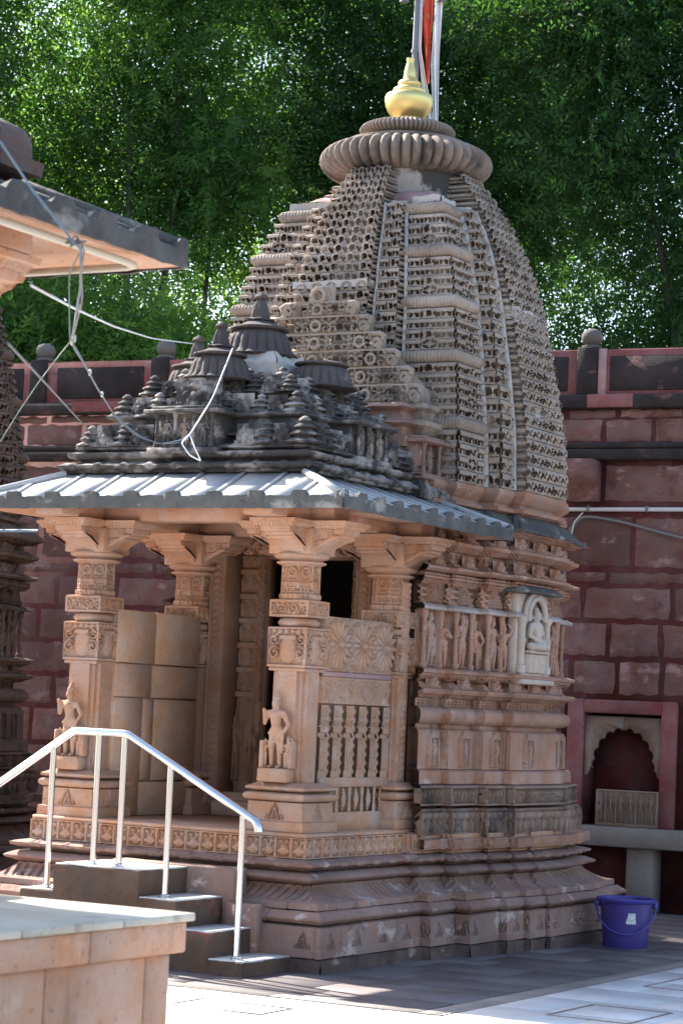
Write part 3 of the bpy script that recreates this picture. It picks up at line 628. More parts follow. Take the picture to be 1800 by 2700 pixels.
def pillar(parent, c, dz, statue=True, full=True, label=None, mat='porch_stone', seed=0, res=1.0):
    carved = lambda po, pr_, hf_, du=.0045, dt=.0045, er=.0008, sd=0: MB().band(po, pr_, hf_, du=du * res, dt=dt * res, vis=vis_fr(po), er=er, seed=sd, caps=True)
    x, y = c; z = lambda v: v + dz
    core = MB().band(chamfer(c, .118, .05), [(z(1.0), 0), (z(1.71), 0)], caps=True, coarse=.05)
    for sgn in (-1, 1): core.box(x + sgn * .118 - .003, x + sgn * .118 + .003, y - .05, y + .05, z(1.52), z(1.56), .002)
    p = obj('pillar', core, mat, parent, smooth=30)
    if label: p['label'] = label
    def lf(S, Z, L, i): return triangle_leaf(S, Z - z(.828), .14, .10, .012)
    if full:
        obj('pillar_base', carved(sq(c, .185), [(z(.757), .02), (z(.76), .024), (z(.815), .022), (z(.822), .002), (z(.93), 0), (z(.936), -.03)], lf, .006, .006, .001, seed), mat, p, smooth=45)
        obj('rounded_ring', MB().band(sq(c, .165), [(z(.936), .0), (z(.940), .028), (z(.95), .042), (z(.965), .047), (z(.98), .038), (z(.988), .005)], nodisp, du=.02, dt=.01, vis=lambda i: 2, er=.0025, seed=seed + 1, caps=True), mat, p, smooth=50)
        obj('ogee_ring', MB().band(sq(c, .150), [(z(.990), .0), (z(.995), .020), (z(1.005), .052), (z(1.018), .050), (z(1.03), .022), (z(1.046), -.012)], nodisp, du=.02, dt=.01, vis=lambda i: 2, er=.002, seed=seed + 2, caps=True), mat, p, smooth=50)
    vb = sq(c, .128)
    def vase(S, Z, L, i):
        v = (Z - z(1.73)) / .238
        k = mx((v < .06) * 1.0, (v > .95) * 1.0, dome(S, v, 0, .42, .062, .36), .9 * (np.abs(S) < .055) * (np.abs(v - .74) < .05), spiral(np.abs(S), v * .238, .088, .085, .042, 1, 1.5, 1.0), spiral(np.abs(S), v * .238, .092, .165, .036, -1, 1.5), .8 * seg(np.abs(S), v, .05, .9, .105, .72, .016), .8 * dome(np.mod(S + 1, .042) - .021, v, 0, .90, .017, .07))
        return -.024 * (1 - np.clip(k, 0, 1))
    obj('vase_block', carved(vb, [(z(1.705), -.02), (z(1.707), -.005), (z(1.722), -.005), (z(1.724), -.012), (z(1.73), .004), (z(1.966), .006), (z(1.970), -.03)], vase, .004, .0042, .001, seed + 3), mat, p, smooth=40)
    obj('cushion_ring', MB().lathe((x, y, z(1.965)), [(.08, 0), (.112, .008), (.126, .026), (.126, .036), (.112, .054), (.085, .066)], 32, lambda T, R, Z: R + .0025 * np.sin(T * 15)), mat, p, smooth=50)
    def scr(S, Z, L, i):
        v = Z - z(2.03); return np.where((v > .012) & (v < .088) & (np.abs(S) < L / 2 - .014), vine(S + .24, v - .012, .078, .076, .013), 0)
    obj('square_collar', carved(sq(c, .132), [(z(2.028), -.02), (z(2.03), 0), (z(2.130), 0), (z(2.134), -.02)], scr, .004, .004, .0008, seed + 4), mat, p, smooth=40)
    op = octo(c, .122)
    def nk(S, Z, L, i):
        v = Z - z(2.14)
        a = -.014 * (1 - np.clip(mx(spiral(np.abs(S), v, .0, .155, .042, 1, 1.7), .9 * dome(np.abs(S), v, .045, .175, .012, .02)), 0, 1)) * (v > .10) * (v < .195)
        b = -.012 * ((np.mod(S + .0105, .021) > .011) | (np.abs(S) > .038)) * (v > .045) * (v < .062) - .010 * ((v > .068) & (v < .092) & (np.abs(S) < .034)) - .008 * ((v > .030) & (v < .036))
        e = .008 * dome(np.mod(S + .015, .03) - .015, v, 0, .012, .014, .02); return np.where(np.abs(S) > .045, 0, a + b) + e
    obj('carved_neck', carved(op, [(z(2.132), -.01), (z(2.135), .0), (z(2.165), .004), (z(2.168), -.002), (z(2.34), -.004), (z(2.343), -.02)], nk, .004, .004, .0008, seed + 5), mat, p, smooth=40)
    obj('ring_capital', MB().lathe((x, y, z(2.335)), [(.10, 0), (.118, .005), (.148, .016), (.152, .024), (.128, .034), (.128, .038), (.160, .050), (.170, .062), (.165, .074), (.10, .078)], 40, lambda T, R, Z: R + .002 * np.sin(T * 40) * (R > .14)), mat, p, smooth=40)
    obj('capital_core', MB().box(x - .148, x + .148, y - .148, y + .148, z(2.405), z(2.56), .006), mat, p)
    for k in range(4):
        obj('bracket', bracket_arm(c, k * math.pi / 2, z(2.410), .335, .20), mat, p, smooth=35)
    def ledge(S, Z, L, i): return -.006 * (np.mod(S, .026) > .018) * (Z > z(2.552)) * (Z < z(2.578))
    w_ = .14; ab = [(x - w_, y - .36), (x + w_, y - .36), (x + w_, y - w_), (x + .36, y - w_), (x + .36, y + w_), (x + w_, y + w_), (x + w_, y + .36), (x - w_, y + .36), (x - w_, y + w_), (x - .36, y + w_), (x - .36, y - w_), (x - w_, y - w_)]
    obj('abacus', carved(ab, [(z(2.555), -.03), (z(2.558), -.012), (z(2.580), .0), (z(2.583), .012), (z(2.602), .016), (z(2.605), -.02)], ledge, .006, .006, .0008, seed + 6), mat, p, smooth=40)
    if statue:
        obj('statue_ledge', MB().box(x - .125, x + .075, y - .205, y - .10, z(1.046), z(1.128), .008).box(x - .125, x - .095, y - .19, y - .10, z(1.128), z(1.29), .006).box(x + .045, x + .085, y - .17, y - .10, z(1.128), z(1.29), .006), mat, p)
        s = inst('statue', FIGP, p, (x - .025, y - .160, z(1.128)), sc=.44); s['label'] = 'carved deity statue standing against the pillar shaft'
        inst('attendant', FIGP2, p, (x + .055, y - .165, z(1.128)), rotz=.3, sc=.185); inst('attendant', FIGP2, p, (x - .098, y - .165, z(1.128)), rotz=-.3, sc=.17)
    return p
PXR, PXL, PYF, PYB = -.556, -2.045, .548, 1.69
pillar(temple, (PXR, PYF), 0, label='front porch pillar on the right with a deity statue', seed=10)
pillar(temple, (PXL, PYF), 0, label='front porch pillar on the left behind the handrail', seed=20)
pillar(temple, (PXR + .01, PYB), 0, statue=False, res=1.4, label='rear porch pillar beside the carved lotus screen', seed=30)
pillar(temple, (PXL, PYB), 0, statue=False, res=1.5, label='rear porch pillar deep in the shade', seed=40)
vs_ = MB().relief((PXR + .134, PYB - .05, 1.06), (0, .1, 0), (0, 0, 1.26), 26, 300, lambda X, Y: .008 * np.where(np.abs(X - .07) < .018, 1.0 * (np.cos((Y + .6 * np.abs(X - .07)) * 150) > 0), -.6 * (np.mod(Y * 9, 1) > .5) * (X < .04)), .012)
obj('rope_strip', vs_, 'porch_stone', temple)

# beams and ceiling of the porch
bm = MB()
for y in (PYF, PYB): bm.box(X0 - .985, X0 + .985, y - .10, y + .10, 2.604, 2.705, .006)
obj('beam', bm, 'porch_stone', temple)
for x in (PXL, PXR): obj('side_beam', MB().box(x - .10, x + .10, .0, 2.0, 2.606, 2.70, .006), 'porch_stone', temple)
obj('porch_ceiling', MB().box(X0 - 1.25, X0 + 1.25, .03, 2.05, 2.690, 2.715), 'porch_stone', temple)

# ------------------------------------------------------------------ sloping stone eave with ribs
def porch_roof(parent, x0, x1, y0, y1, ix0, ix1, iy0, iy1, ze, zi, th, step_x, step_y, mats=('eave_stone', 'roof_slab', 'porch_stone')):
    """outer rectangle x0..x1, y0..y1 at height ze, inner rectangle at zi; each stone slab and each rib is a piece"""
    root = obj('eave_soffit', MB().add([(x0 + .012, y0 + .012, ze + .006), (x1 - .012, y0 + .012, ze + .006), (x1 - .012, y1 - .012, ze + .006), (x0 + .012, y1 - .012, ze + .006), (ix0, iy0, ze + .085), (ix1, iy0, ze + .085), (ix1, iy1, ze + .085), (ix0, iy1, ze + .085)],
               [(0, 4, 5, 1), (1, 5, 6, 2), (2, 6, 7, 3), (3, 7, 4, 0)]), mats[2], parent)
    obj('roof_bed', MB().add([(x0 + .01, y0 + .01, ze + th - .048), (x1 - .01, y0 + .01, ze + th - .048), (x1 - .01, y1 - .01, ze + th - .048), (x0 + .01, y1 - .01, ze + th - .048), (ix0, iy0, zi - .048), (ix1, iy0, zi - .048), (ix1, iy1, zi - .048), (ix0, iy1, zi - .048)], [(0, 1, 5, 4), (1, 2, 6, 5), (2, 3, 7, 6), (3, 0, 4, 7)]), mats[0], root)
    sides = [((x0, y0), (x1, y0), (ix0, iy0), (ix1, iy0), step_x), ((x1, y0), (x1, y1), (ix1, iy0), (ix1, iy1), step_y), ((x1, y1), (x0, y1), (ix1, iy1), (ix0, iy1), step_x), ((x0, y1), (x0, y0), (ix0, iy1), (ix0, iy0), step_y)]
    for a, b, c, d, st in sides:
        a, b, c, d = (np.array(v) for v in (a, b, c, d)); L = np.linalg.norm(b - a); u = (b - a) / L; n = np.array([u[1], -u[0]])
        k = max(1, int(round(L / st))); sl = L / k
        run = abs((c - a) @ n)
        def top(s, t):                              # point on the slope: s along the edge, t up the slope, clipped by the hips
            e = a + u * s; lo = (c - a) @ u; hi = L - (b - d) @ u
            return e, lo, hi
        lo = (c - a) @ u; hi = (d - a) @ u; rise = zi - (ze + th)
        # the slope: straight courses with a slightly sunk joint line, drawn as one slab per bay
        for q in range(k):
            s0, s1 = q * sl + .030, (q + 1) * sl - .030
            def clip(s): return 1.0 if lo <= s <= hi else (s / lo if s < lo else (L - s) / (L - hi))
            m = [s0] + [v for v in (lo, hi) if s0 < v < s1] + [s1]
            pts = [(s, 0.0) for s in m] + [(s, clip(s)) for s in reversed(m)]
            V = []
            for s, t in pts:
                e = a + u * s - n * run * t; V.append((e[0], e[1], ze + th + rise * t))
            nb = len(V); V2 = [(v[0], v[1], v[2] - .05) for v in V]
            mb = MB().add(V + V2, [(i, i + nb, (i + 1) % nb + nb, (i + 1) % nb) for i in range(nb)], None, [list(range(nb))])
            obj('roof_stone', mb, mats[1], root)
        for q in range(k + 1):                       # rounded ribs over the joints
            s = min(max(q * sl, .03), L - .03); tt = clip(s)
            if tt < .12: continue
            p0 = a + u * s + n * .004; p1 = a + u * s - n * run * tt
            w = .0145; pr = [(-w, -.05), (-w, .006), (-w * .7, .010), (w * .7, .010), (w, .006), (w, -.05)]
            sl_ = math.atan2(rise, run)
            fa = lambda i, j: (p0[0] + u[0] * i, p0[1] + u[1] * i, ze + th + j); fb = lambda i, j: (p1[0] + u[0] * i, p1[1] + u[1] * i, ze + th + rise * tt + j)
            obj('roof_rib', MB().prism(pr, fb, fa), mats[1], root)
        # fascia with a lump where each rib ends
        V = []; ns = int(L / .012); S = np.linspace(0, L, ns); lump = np.zeros(ns)
        for q in range(k + 1): lump = np.maximum(lump, np.clip(1.5 * (1 - (np.abs(S - q * sl) / .055) ** 4), 0, 1))
        zt = ze + th + .030 * lump + .003 * np.sin(S * 61) * np.sin(S * 23)
        off = .004 + .006 * lump
        G = np.zeros((5, ns, 3)); e0 = a[None] + u[None] * S[:, None]
        for r_, (z_, oo) in enumerate(((np.full(ns, ze), off * 0), (np.full(ns, ze), off), (zt - .004, off), (zt, off * .6), (zt - .010, off * 0 - .035))):
            G[r_] = np.concatenate([e0 + n[None] * oo[:, None], z_[:, None]], 1)
        G[..., 2] += .0025 * sn(G.reshape(-1, 3), 40, 5).reshape(5, ns)
        obj('fascia', MB().grid(G), mats[0], root, smooth=40)
    for (a, c) in (((x0, y0), (ix0, iy0)), ((x1, y0), (ix1, iy0)), ((x1, y1), (ix1, iy1)), ((x0, y1), (ix0, iy1))):   # hip ribs
        obj('hip_rib', MB().tube([(a[0], a[1], ze + th + .006), (c[0], c[1], zi + .006)], .024, 6), mats[1], root)
    return root
porch_roof(temple, -2.59, .03, -.03, 2.26, X0 - .86, X0 + .86, .30, 1.95, 2.637, 2.878, .076, .276, .22)

# ------------------------------------------------------------------ stepped pyramid roof of the porch
def rc(hx, hy=None): hy = hx - .07 if hy is None else hy; return [(X0 - hx, YP - hy), (X0 + hx, YP - hy), (X0 + hx, YP + hy), (X0 - hx, YP + hy)]
pyr = obj('pyramid_roof', MB().band(rc(.72), [(2.80, .0), (3.05, .0), (3.06, -.05), (3.25, -.05), (3.26, -.14), (3.36, -.14), (3.37, -.26), (3.46, -.26), (3.47, -.36), (3.72, -.50)], caps=True), 'black_stone', temple)
def rock(poly, prof, seed, er=.0035, mat='black_stone', name='roof_tier', hf=nodisp):
    return obj(name, MB().band(poly, prof, hf, du=.014, dt=.014, vis=lambda i: 2 if i != 2 else 1, er=er, seed=seed, caps=True), mat, pyr, smooth=45)
def knobs(z, d):
    return lambda S, Z, L, i: d * dome(np.mod(S + L / 2, .19) - .095, Z, 0, z, .028, .03)
rock(rc(.90), [(2.862, -.14), (2.866, -.06), (2.878, -.055), (2.890, -.015), (2.905, -.010), (2.918, .018), (2.934, .024), (2.944, .0), (2.958, -.05)], 51, hf=knobs(2.925, .016))
rock(rc(.86), [(2.958, -.12), (2.962, -.05), (2.972, -.04), (2.984, .004), (3.000, .018), (3.016, .018), (3.026, -.02), (3.034, -.08)], 52)
def roof_slope(h, z, run, rise, seed, lip=.022):
    rock(rc(h), [(z, -.10), (z + .003, -.012), (z + lip * .5, .004), (z + lip, .0), (z + lip + .006, -.012), (z + lip + rise * .35, -run * .55), (z + lip + rise, -run)], seed, er=.005)
roof_slope(.84, 3.034, .20, .085, 60); roof_slope(.74, 3.125, .10, .05, 61, .018); roof_slope(.71, 3.245, .16, .07, 62, .028); roof_slope(.60, 3.335, .12, .05, 63, .018)
roof_slope(.53, 3.395, .12, .06, 64); roof_slope(.42, 3.46, .12, .06, 65); roof_slope(.33, 3.53, .10, .06, 66); roof_slope(.26, 3.62, .08, .05, 67)
def bell(name, c, r, h, broken=False, mat='bell_stone'):
    pr = [(.55, -.02), (1.12, 0), (1.15, .018), (1.04, .05), (.96, .10), (.92, .18), (.89, .26), (.82, .34), (.70, .40), (.86, .408), (.92, .425), (.90, .445), (.82, .455)]
    if not broken: pr += [(.62, .485), (.48, .52), (.38, .545), (.46, .555), (.46, .575), (.32, .595), (.29, .66), (.24, .76), (.17, .85), (.13, .875), (.21, .89), (.23, .915), (.18, .945), (.10, .97), (.03, 1.0)]
    else: pr += [(.70, .47), (.2, .48)]
    fn = lambda T, R, Z: R * (1 + np.where(Z < h * .42, .09 * np.abs(np.cos(T * 10)) ** .6 * (R > r * .7) * np.clip(1.3 - Z / h * 1.6, .4, 1.2), np.where((Z > h * .57) & (Z < h * .88), .06 * np.cos(T * 6), 0)))
    return obj(name, MB().lathe(c, [(a * r, b * h) for a, b in pr], 160, fn), mat, pyr, smooth=40)
bell('bell_finial', (X0, YP, 3.715), .205, .43)['label'] = 'largest ribbed bell on top of the porch roof'
bell('bell_finial', (X0, YP - .46, 3.50), .185, .38); bell('bell_finial', (X0 - .46, YP, 3.50), .185, .38); bell('bell_finial', (X0 + .47, YP, 3.50), .19, .36, True)['label'] = 'broken bell without its tip'
rock(rc(.34, .30), [(3.44, -.05), (3.45, .0), (3.54, -.03), (3.66, -.06), (3.725, -.12)], 75, mat='plaster', name='plaster_core', er=.010)
def kuta_mesh():
    mb = MB(); z = 0
    for r, h in ((.078, .034), (.060, .030), (.043, .026)):
        fl = lambda T, R, Z: R * (1 + .05 * np.cos(T * 12) * (R > .03))
        mb.lathe((0, 0, z), [(r * .6, 0), (r * .95, .002), (r * 1.04, h * .18), (r, h * .34), (r * .72, h * .66), (r * .52, h * .8), (r * .5, h)], 36, fl); z += h
    mb.lathe((0, 0, z), [(.018, 0), (.028, .006), (.024, .014), (.008, .026)], 12); me = build_mesh('roof_turret', mb, 40); me.materials.append(MATS['black_stone']); return me
def antefix_mesh(name, mat, w=.16, h=.14, t=.05):
    """a stepped triangle of arches in relief"""
    def hf(X, Y):
        x = (X - w / 2); y = Y; ins = np.abs(x) < (1 - np.floor(y / h * 4) / 4 * .95) * w / 2
        k = mx(dome(x, y, 0, h * .32, w * .15, h * .26), *[sstep(np.cos(np.hypot(x - cx, y - cy) / (w * .055)), .0, .7) * (np.hypot(x - cx, y - cy) < w * .17) for cx, cy in ((0, h * .34), (-w * .28, h * .16), (w * .28, h * .16), (0, h * .74), (-.14 * w, .5 * h), (.14 * w, .5 * h))], .7 * (y < h * .08))
        return np.where(ins, t * (.35 + .65 * k * (1 - .35 * y / h)), -.02)
    mb = MB().relief((-w / 2, 0, 0), (w, 0, 0), (0, 0, h), 34, 30, hf, .02); me = build_mesh(name, mb, 60); me.materials.append(MATS[mat]); return me
KUTA = kuta_mesh(); ANT_B = antefix_mesh('roof_antefix', 'black_stone'); ANT_S = antefix_mesh('wall_antefix', 'wall_stone', .13, .075, .028)
k_ = 0
for h, z, zt in ((.77, 3.075, 1.25), (.62, 3.285, 1.15), (.50, 3.43, 1.0), (.36, 3.50, .9)):
    hy = h - .07; nn = max(2, int(round(h * 2 / .27)))
    for side in (0, 1, 2):
        hh = h if side == 0 else hy; ts = np.linspace(-hh, hh, nn + 1)
        for q, t in enumerate(ts):
            if side == 0 and abs(t) < .30 and z < 3.2: continue
            if side == 1 and -.27 < t < .27 and z < 3.2: continue
            if side > 0 and q == 0: continue
            p = [(X0 + t, YP - hy), (X0 + h, YP + t), (X0 - h, YP + t)][side]; k_ += 1
            inst('roof_turret', KUTA, pyr, (p[0], p[1], z - .012), rotz=.4 * hsh(k_), sc=zt * (.95 + .25 * hsh(k_, 2)))
        for q in range(nn):
            t = (ts[q] + ts[q + 1]) / 2
            if side == 0 and abs(t) < .34 and z < 3.2: continue
            if side == 1 and -.3 < t < .3 and z < 3.2: continue
            p = [(X0 + t, YP - hy - .035), (X0 + h + .035, YP + t), (X0 - h - .035, YP + t)][side]; k_ += 1
            rr = ((0, 0, 0), (0, 0, math.pi / 2), (0, 0, -math.pi / 2))[side]
            inst('roof_antefix', ANT_B, pyr, (p[0], p[1], z - .02), rot=rr, sc=zt * (.72 + .15 * hsh(k_, 1)))
inst('roof_antefix', ANT_B, pyr, (X0 - .02, YP - .68, 3.285), sc=(2.1, 1.3, 1.5))['label'] = 'large stepped triangle of carved arches above the front niche'
def niche(parent, c, ang, w, h, depth, figs, mat, cols=True, ped=True):
    """little shrine niche with figures, seen from -y when ang = 0"""
    ca, sa = math.cos(ang), math.sin(ang); R = lambda x, y, z: (c[0] + ca * x - sa * y, c[1] + sa * x + ca * y, c[2] + z)
    def bx(x0, x1, y0, y1, z0, z1, b=.004):
        m = MB().box(x0, x1, y0, y1, z0, z1, b); V = np.concatenate(m.v); m.v = [np.stack([c[0] + ca * V[:, 0] - sa * V[:, 1], c[1] + sa * V[:, 0] + ca * V[:, 1], c[2] + V[:, 2]], 1)]; return m
    root = obj('niche', bx(-w / 2, w / 2, 0, depth, 0, h), mat, parent)
    for a in ((-w / 2 - .03, w / 2 + .03, -.075, depth, -.035, .002), (-w / 2 - .05, w / 2 + .05, -.10, depth, h, h + .022), (-w / 2 - .02, w / 2 + .02, -.06, depth, h + .022, h + .045)):
        obj('niche_ledge', bx(*a), mat, root)
    if cols:
        n = len(figs) + 1
        for k in range(n):
            x = -w / 2 + .02 + (w - .04) * k / (n - 1); p = R(x, -.045, 0)
            obj('colonnette', MB().lathe(p, [(.018, 0), (.018, .03), (.011, .035), (.011, h * .42), (.016, h * .45), (.011, h * .48), (.011, h * .85), (.019, h * .92), (.019, h)], 10), mat, root, smooth=40)
        for k, f in enumerate(figs):
            x = -w / 2 + .02 + (w - .04) * (k + .5) / len(figs); inst('niche_figure', f, root, R(x, -.035, .002), rotz=ang, sc=h * .93)
    return root
niche(temple, (X0 - .02, YP - .755, 3.04), 0, .44, .215, .30, [FIGK[0], FIGR, FIGK[2]], 'black_stone')['label'] = 'front roof niche with three carved figures'
niche(temple, (X0 + .80, YP + .02, 3.05), math.pi / 2, .40, .20, .30, [FIGR, FIGR, FIGR], 'black_stone')['label'] = 'side roof niche with orange weathered figures'
niche(temple, (X0 + .86, YP + .72, 3.03), math.pi / 2, .26, .20, .25, [FIGR], 'plinth_stone')['label'] = 'small roof niche next to the tower'
rock([(X0 + .45, YP + .55), (X0 + .92, YP + .55), (X0 + .92, YP + .95), (X0 + .45, YP + .95)], [(2.86, -.04), (2.87, .0), (2.93, .02), (2.97, -.02), (3.0, -.02), (3.02, .0)], 81)
rock([(X0 + .35, YP + .52), (X0 + .80, YP + .52), (X0 + .80, YP + .95), (X0 + .35, YP + .95)], [(3.20, .0), (3.26, .02), (3.28, -.03), (3.33, -.03), (3.35, .03), (3.38, -.03), (3.44, -.06), (3.46, .0), (3.49, -.06)], 82, mat='plinth_stone')
# ------------------------------------------------------------------ carved side screens of the porch, door wall
SX = X0 + .83                                              # outer plane of the right-hand screen
def screen_lotus(X, Y):
    h = -.004 + 0 * X; w = 1.0
    for c in (.17, .50, .83):
        h = np.maximum(h, rosette(X, Y, c * .9, .17, .150, 14, .046))
    a = np.mod(X, .295) - .1475
    sc = mx(*[spiral(X, Y, cx, cy, .032, s, 1.4) for cx in (.005, .30, .595, .89) for cy, s in ((.035, 1), (.30, -1))])
    sc2 = mx(*[spiral(X, Y, cx, cy, .028, s, 1.4) for cx in (.045, .255, .345, .55, .64, .85) for cy, s in ((.025, -1), (.315, 1))])
    return np.maximum(h - .012, .014 * np.maximum(sc, sc2) - .012)
def screen_fan(X, Y):
    x = np.mod(X + .15, .30) - .15; r = np.hypot(x, Y - .145); t = np.arctan2(x, .145 - Y)
    inside = (r < .115) & (Y < .150); ray = np.cos(t * 13) > -.2
    return np.where(np.abs(r - .118) < .007, -.012, np.where(inside & (Y < .148), np.where((r > .03) & ray, .0, -.010), np.where((r > .125) & (Y < .14), -.007 * (np.cos(np.hypot(np.abs(x) - .15, Y - .02) / .008) > .2), 0)))
def screen_posts(X, Y):
    st = .160; x = np.mod(X + .02, st) - st / 2; hgt = .43; post = np.abs(x + .014) < .048; slim = np.abs(x - .056) < .0185
    wavy = .006 * np.cos((Y + .7 * np.abs(x - .052)) * 120)
    v = Y / hgt
    d = np.zeros_like(X)
    d = np.where(post & (np.abs(v - .60) < .035), -.018, d); d = np.where(post & (v > .72) & (v < .82) & (np.cos(x * 520) * np.cos(Y * 420) > .25), -.016, d)
    d = np.where(post & (v > .86) & (np.abs(np.abs(x + .012) - .018) < (1 - v) * .12), -.016, d)
    f = fig((x + .012) / .10, np.clip((v - .12) / .42, 0, 1)) * ((v > .12) & (v < .54)); d = np.where(post & (v > .10) & (v < .55) & (np.abs(x + .012) < .034), -.018 + .02 * f, d)
    d = np.where(post & (v < .10) & (np.cos(x * 200) > .3), -.006, d)
    return np.where(post, d, np.where(slim, -.012 + wavy, -.2))
def screen_lattice(X, Y):
    st = .160; x = np.mod(X + .05, st) - st / 2; v = Y / .16; dia = np.abs(x + .02) / .036 + np.abs(v - .5) / .55 < 1; post = np.abs(x - .055) < .022
    return np.where(dia, -.008 * (np.cos(np.abs(x + .02) * 300 + np.abs(v - .5) * 12) > .3), np.where(post, -.010 * ((np.cos(x * 420) > 0) & (np.abs(v - .5) < .16)), -.2))
scr = obj('carved_screen', MB().box(SX - .16, SX - .062, .67, 1.57, .757, 2.055), 'panel_stone', temple); scr['label'] = 'pierced-looking stone screen with three lotus rosettes'
for nm, z0, z1, hf, m in (('lotus_slab', 1.715, 2.055, screen_lotus, 'panel_stone'), ('fan_slab', 1.52, 1.69, screen_fan, 'panel_stone'), ('post_slab', 1.075, 1.515, screen_posts, 'panel_stone'), ('lattice_slab', .865, 1.025, screen_lattice, 'panel_stone')):
    obj(nm, MB().relief((SX, .68, z0), (0, .89, 0), (0, 0, z1 - z0), 190, int((z1 - z0) / .0045), hf, .0 if 'post' in nm or 'latt' in nm else .055, -.1), m, scr)
for nm, z0, z1, pr, m in (('pink_band', 1.688, 1.717, .004, 'pink_plaster'), ('rail', 1.02, 1.078, .012, 'panel_stone'), ('sill', .757, .868, .010, 'panel_stone')):
    obj(nm, MB().box(SX - .02, SX + pr, .685, 1.565, z0, z1, .003), m, scr)
# the left parapet shows plain slabs on its inner side
lw = obj('parapet_wall', MB().box(-2.16, -1.925, .62, 1.585, .757, 2.05), 'inner_slab', temple); lw['label'] = 'inner side of the left porch parapet made of plain cream slabs'
for y0, y1, z0, z1 in ((.62, 1.055, 1.725, 2.06), (1.06, 1.59, 1.725, 2.06), (.62, 1.03, 1.51, 1.718), (1.038, 1.59, 1.51, 1.718), (.62, .94, .757, 1.503), (.95, 1.07, .98, 1.503), (1.08, 1.59, .98, 1.503), (.95, 1.59, .757, .973)):
    obj('wall_slab', MB().box(-1.926, -1.905, y0 + .003, y1 - .003, z0 + .003, z1, .004), 'inner_slab', lw)
# door wall
dw = MB(); dw.box(X0 - .95, X0 - .335, 1.945, 2.05, .757, 2.72).box(X0 + .335, X0 + .95, 1.945, 2.05, .757, 2.72).box(X0 - .335, X0 + .335, 1.945, 2.05, 2.478, 2.72)
door = obj('door_wall', dw, 'door_stone', temple)
def jamb(X, Y):
    st = .165; c = np.floor(Y / st); y = Y - c * st; w = .325
    col = np.floor((X - .05) / .075); x = X - .05 - (col + .5) * .075; inn = (X > .05) & (X < .275)
    f = fig(x / .075, np.clip((y - .03) / .115, 0, 1), hsh(c + col) - .5, hsh(c * 3 + col)) * (y > .03) * (y < .145)
    h = np.where(inn, np.where((y < .022) | (y > .15), .004, -.030 + .038 * f), vine(Y, np.clip(np.where(X <= .05, X, X - .275), 0, .05), .05, .05, .016))
    big = Y < .62; xb = (X - .16) / .17; fb = mx(fig(xb, np.clip((Y - .08) / .48, 0, 1), .6), fig((X - .28) / .12, np.clip((Y - .08) / .40, 0, 1), -.5), fig((X - .045) / .12, np.clip((Y - .08) / .40, 0, 1), .5)) * (Y > .06)
    return np.where(big, -.03 + .05 * fb, h)
for sg in (-1, 1):
    a = X0 - .66 if sg < 0 else X0 + .335
    obj('door_jamb', MB().relief((a, 1.892, .90), (.325, 0, 0), (0, 0, 1.60), 80, 380, jamb, .05), 'door_stone', door)
obj('lintel', MB().relief((X0 - .66, 1.890, 2.50), (1.32, 0, 0), (0, 0, .12), 300, 28, lambda X, Y: vine(X, Y, .11, .12, .03), .05), 'porch_stone', door)
obj('threshold', MB().box(X0 - .50, X0 + .50, 1.62, 1.92, .757, .86, .01).box(X0 - .66, X0 + .66, 1.78, 1.91, .757, .91, .01), 'porch_stone', door)
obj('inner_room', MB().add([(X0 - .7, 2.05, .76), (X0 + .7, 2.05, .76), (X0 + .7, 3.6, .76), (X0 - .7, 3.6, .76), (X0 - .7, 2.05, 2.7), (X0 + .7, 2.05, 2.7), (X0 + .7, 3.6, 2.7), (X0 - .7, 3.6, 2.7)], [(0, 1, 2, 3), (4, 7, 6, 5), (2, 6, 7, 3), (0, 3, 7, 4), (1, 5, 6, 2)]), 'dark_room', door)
for a_ in (PXL + .13, PXR - .25): obj('inner_pilaster', MB().box(a_, a_ + .12, 1.70, 1.94, .757, 2.60, .01), 'door_stone', door)
for a_ in (PXL + .13, PXR - .25): obj('rope_pilaster', MB().relief((a_, 1.693, .80), (.12, 0, 0), (0, 0, 1.75), 30, 340, lambda X, Y: -.012 + .016 * np.where(np.abs(X - .06) < .03, np.abs(np.cos((Y + .5 * np.abs(X - .06)) * 70)), (np.abs(X - .06) > .045) * 1.0), .02), 'door_stone', door)

# ------------------------------------------------------------------ sanctuary wall
WP = mirror_plan([(.945, 1.72), (.945, 2.04), (1.0, 2.04), (1.0, 2.415), (1.068, 2.415), (1.068, 2.70), (1.136, 2.70), (1.136, 3.38), (1.068, 3.38), (1.068, 3.60), (1.0, 3.60), (1.0, 3.86)])
NW = len(WP)
def wvis(i):
    a, b = WP[i], WP[(i + 1) % NW]
    if i == NW - 1: return 1
    nx, ny = b[1] - a[1], -(b[0] - a[0])
    if a[0] < X0 - .5: return 1
    return 2 if (nx > 1e-6 or ny < -1e-6) else 1
def wvis_open(i): return 0 if i == NW - 1 else wvis(i)
sanct = obj('sanctuary_wall', MB().band(WP, [(.70, -.12), (2.95, -.12)], vis=wvis_open), 'wall_stone', temple)
sanct['label'] = 'stepped sanctuary wall covered with rows of carved figures'
def course(name, prof, hf=nodisp, mat='wall_stone', du=.012, dt=.012, er=.0015, seed=0, smooth=45):
    hf = jointed(hf, .5, seed) if not name.startswith(('elephant', 'people')) else hf; p0, p1 = prof[0], prof[-1]; prof = [(p0[0], -.13)] + list(prof) + [(p1[0], -.13)]
    return obj(name, MB().band(WP, prof, hf, du=du, dt=dt, vis=wvis_open, er=er, seed=seed), mat, sanct, smooth=smooth)
def petals(z0, h, st, d):
    def hf(S, Z, L, i):
        x = np.mod(S, st) - st / 2; y = (Z - z0) / h; return np.where((y > .12) & (y < .9), -d + d * 1.1 * mx(dome(x, y, 0, .9, st * .42, .75), 0), 0)
    return hf
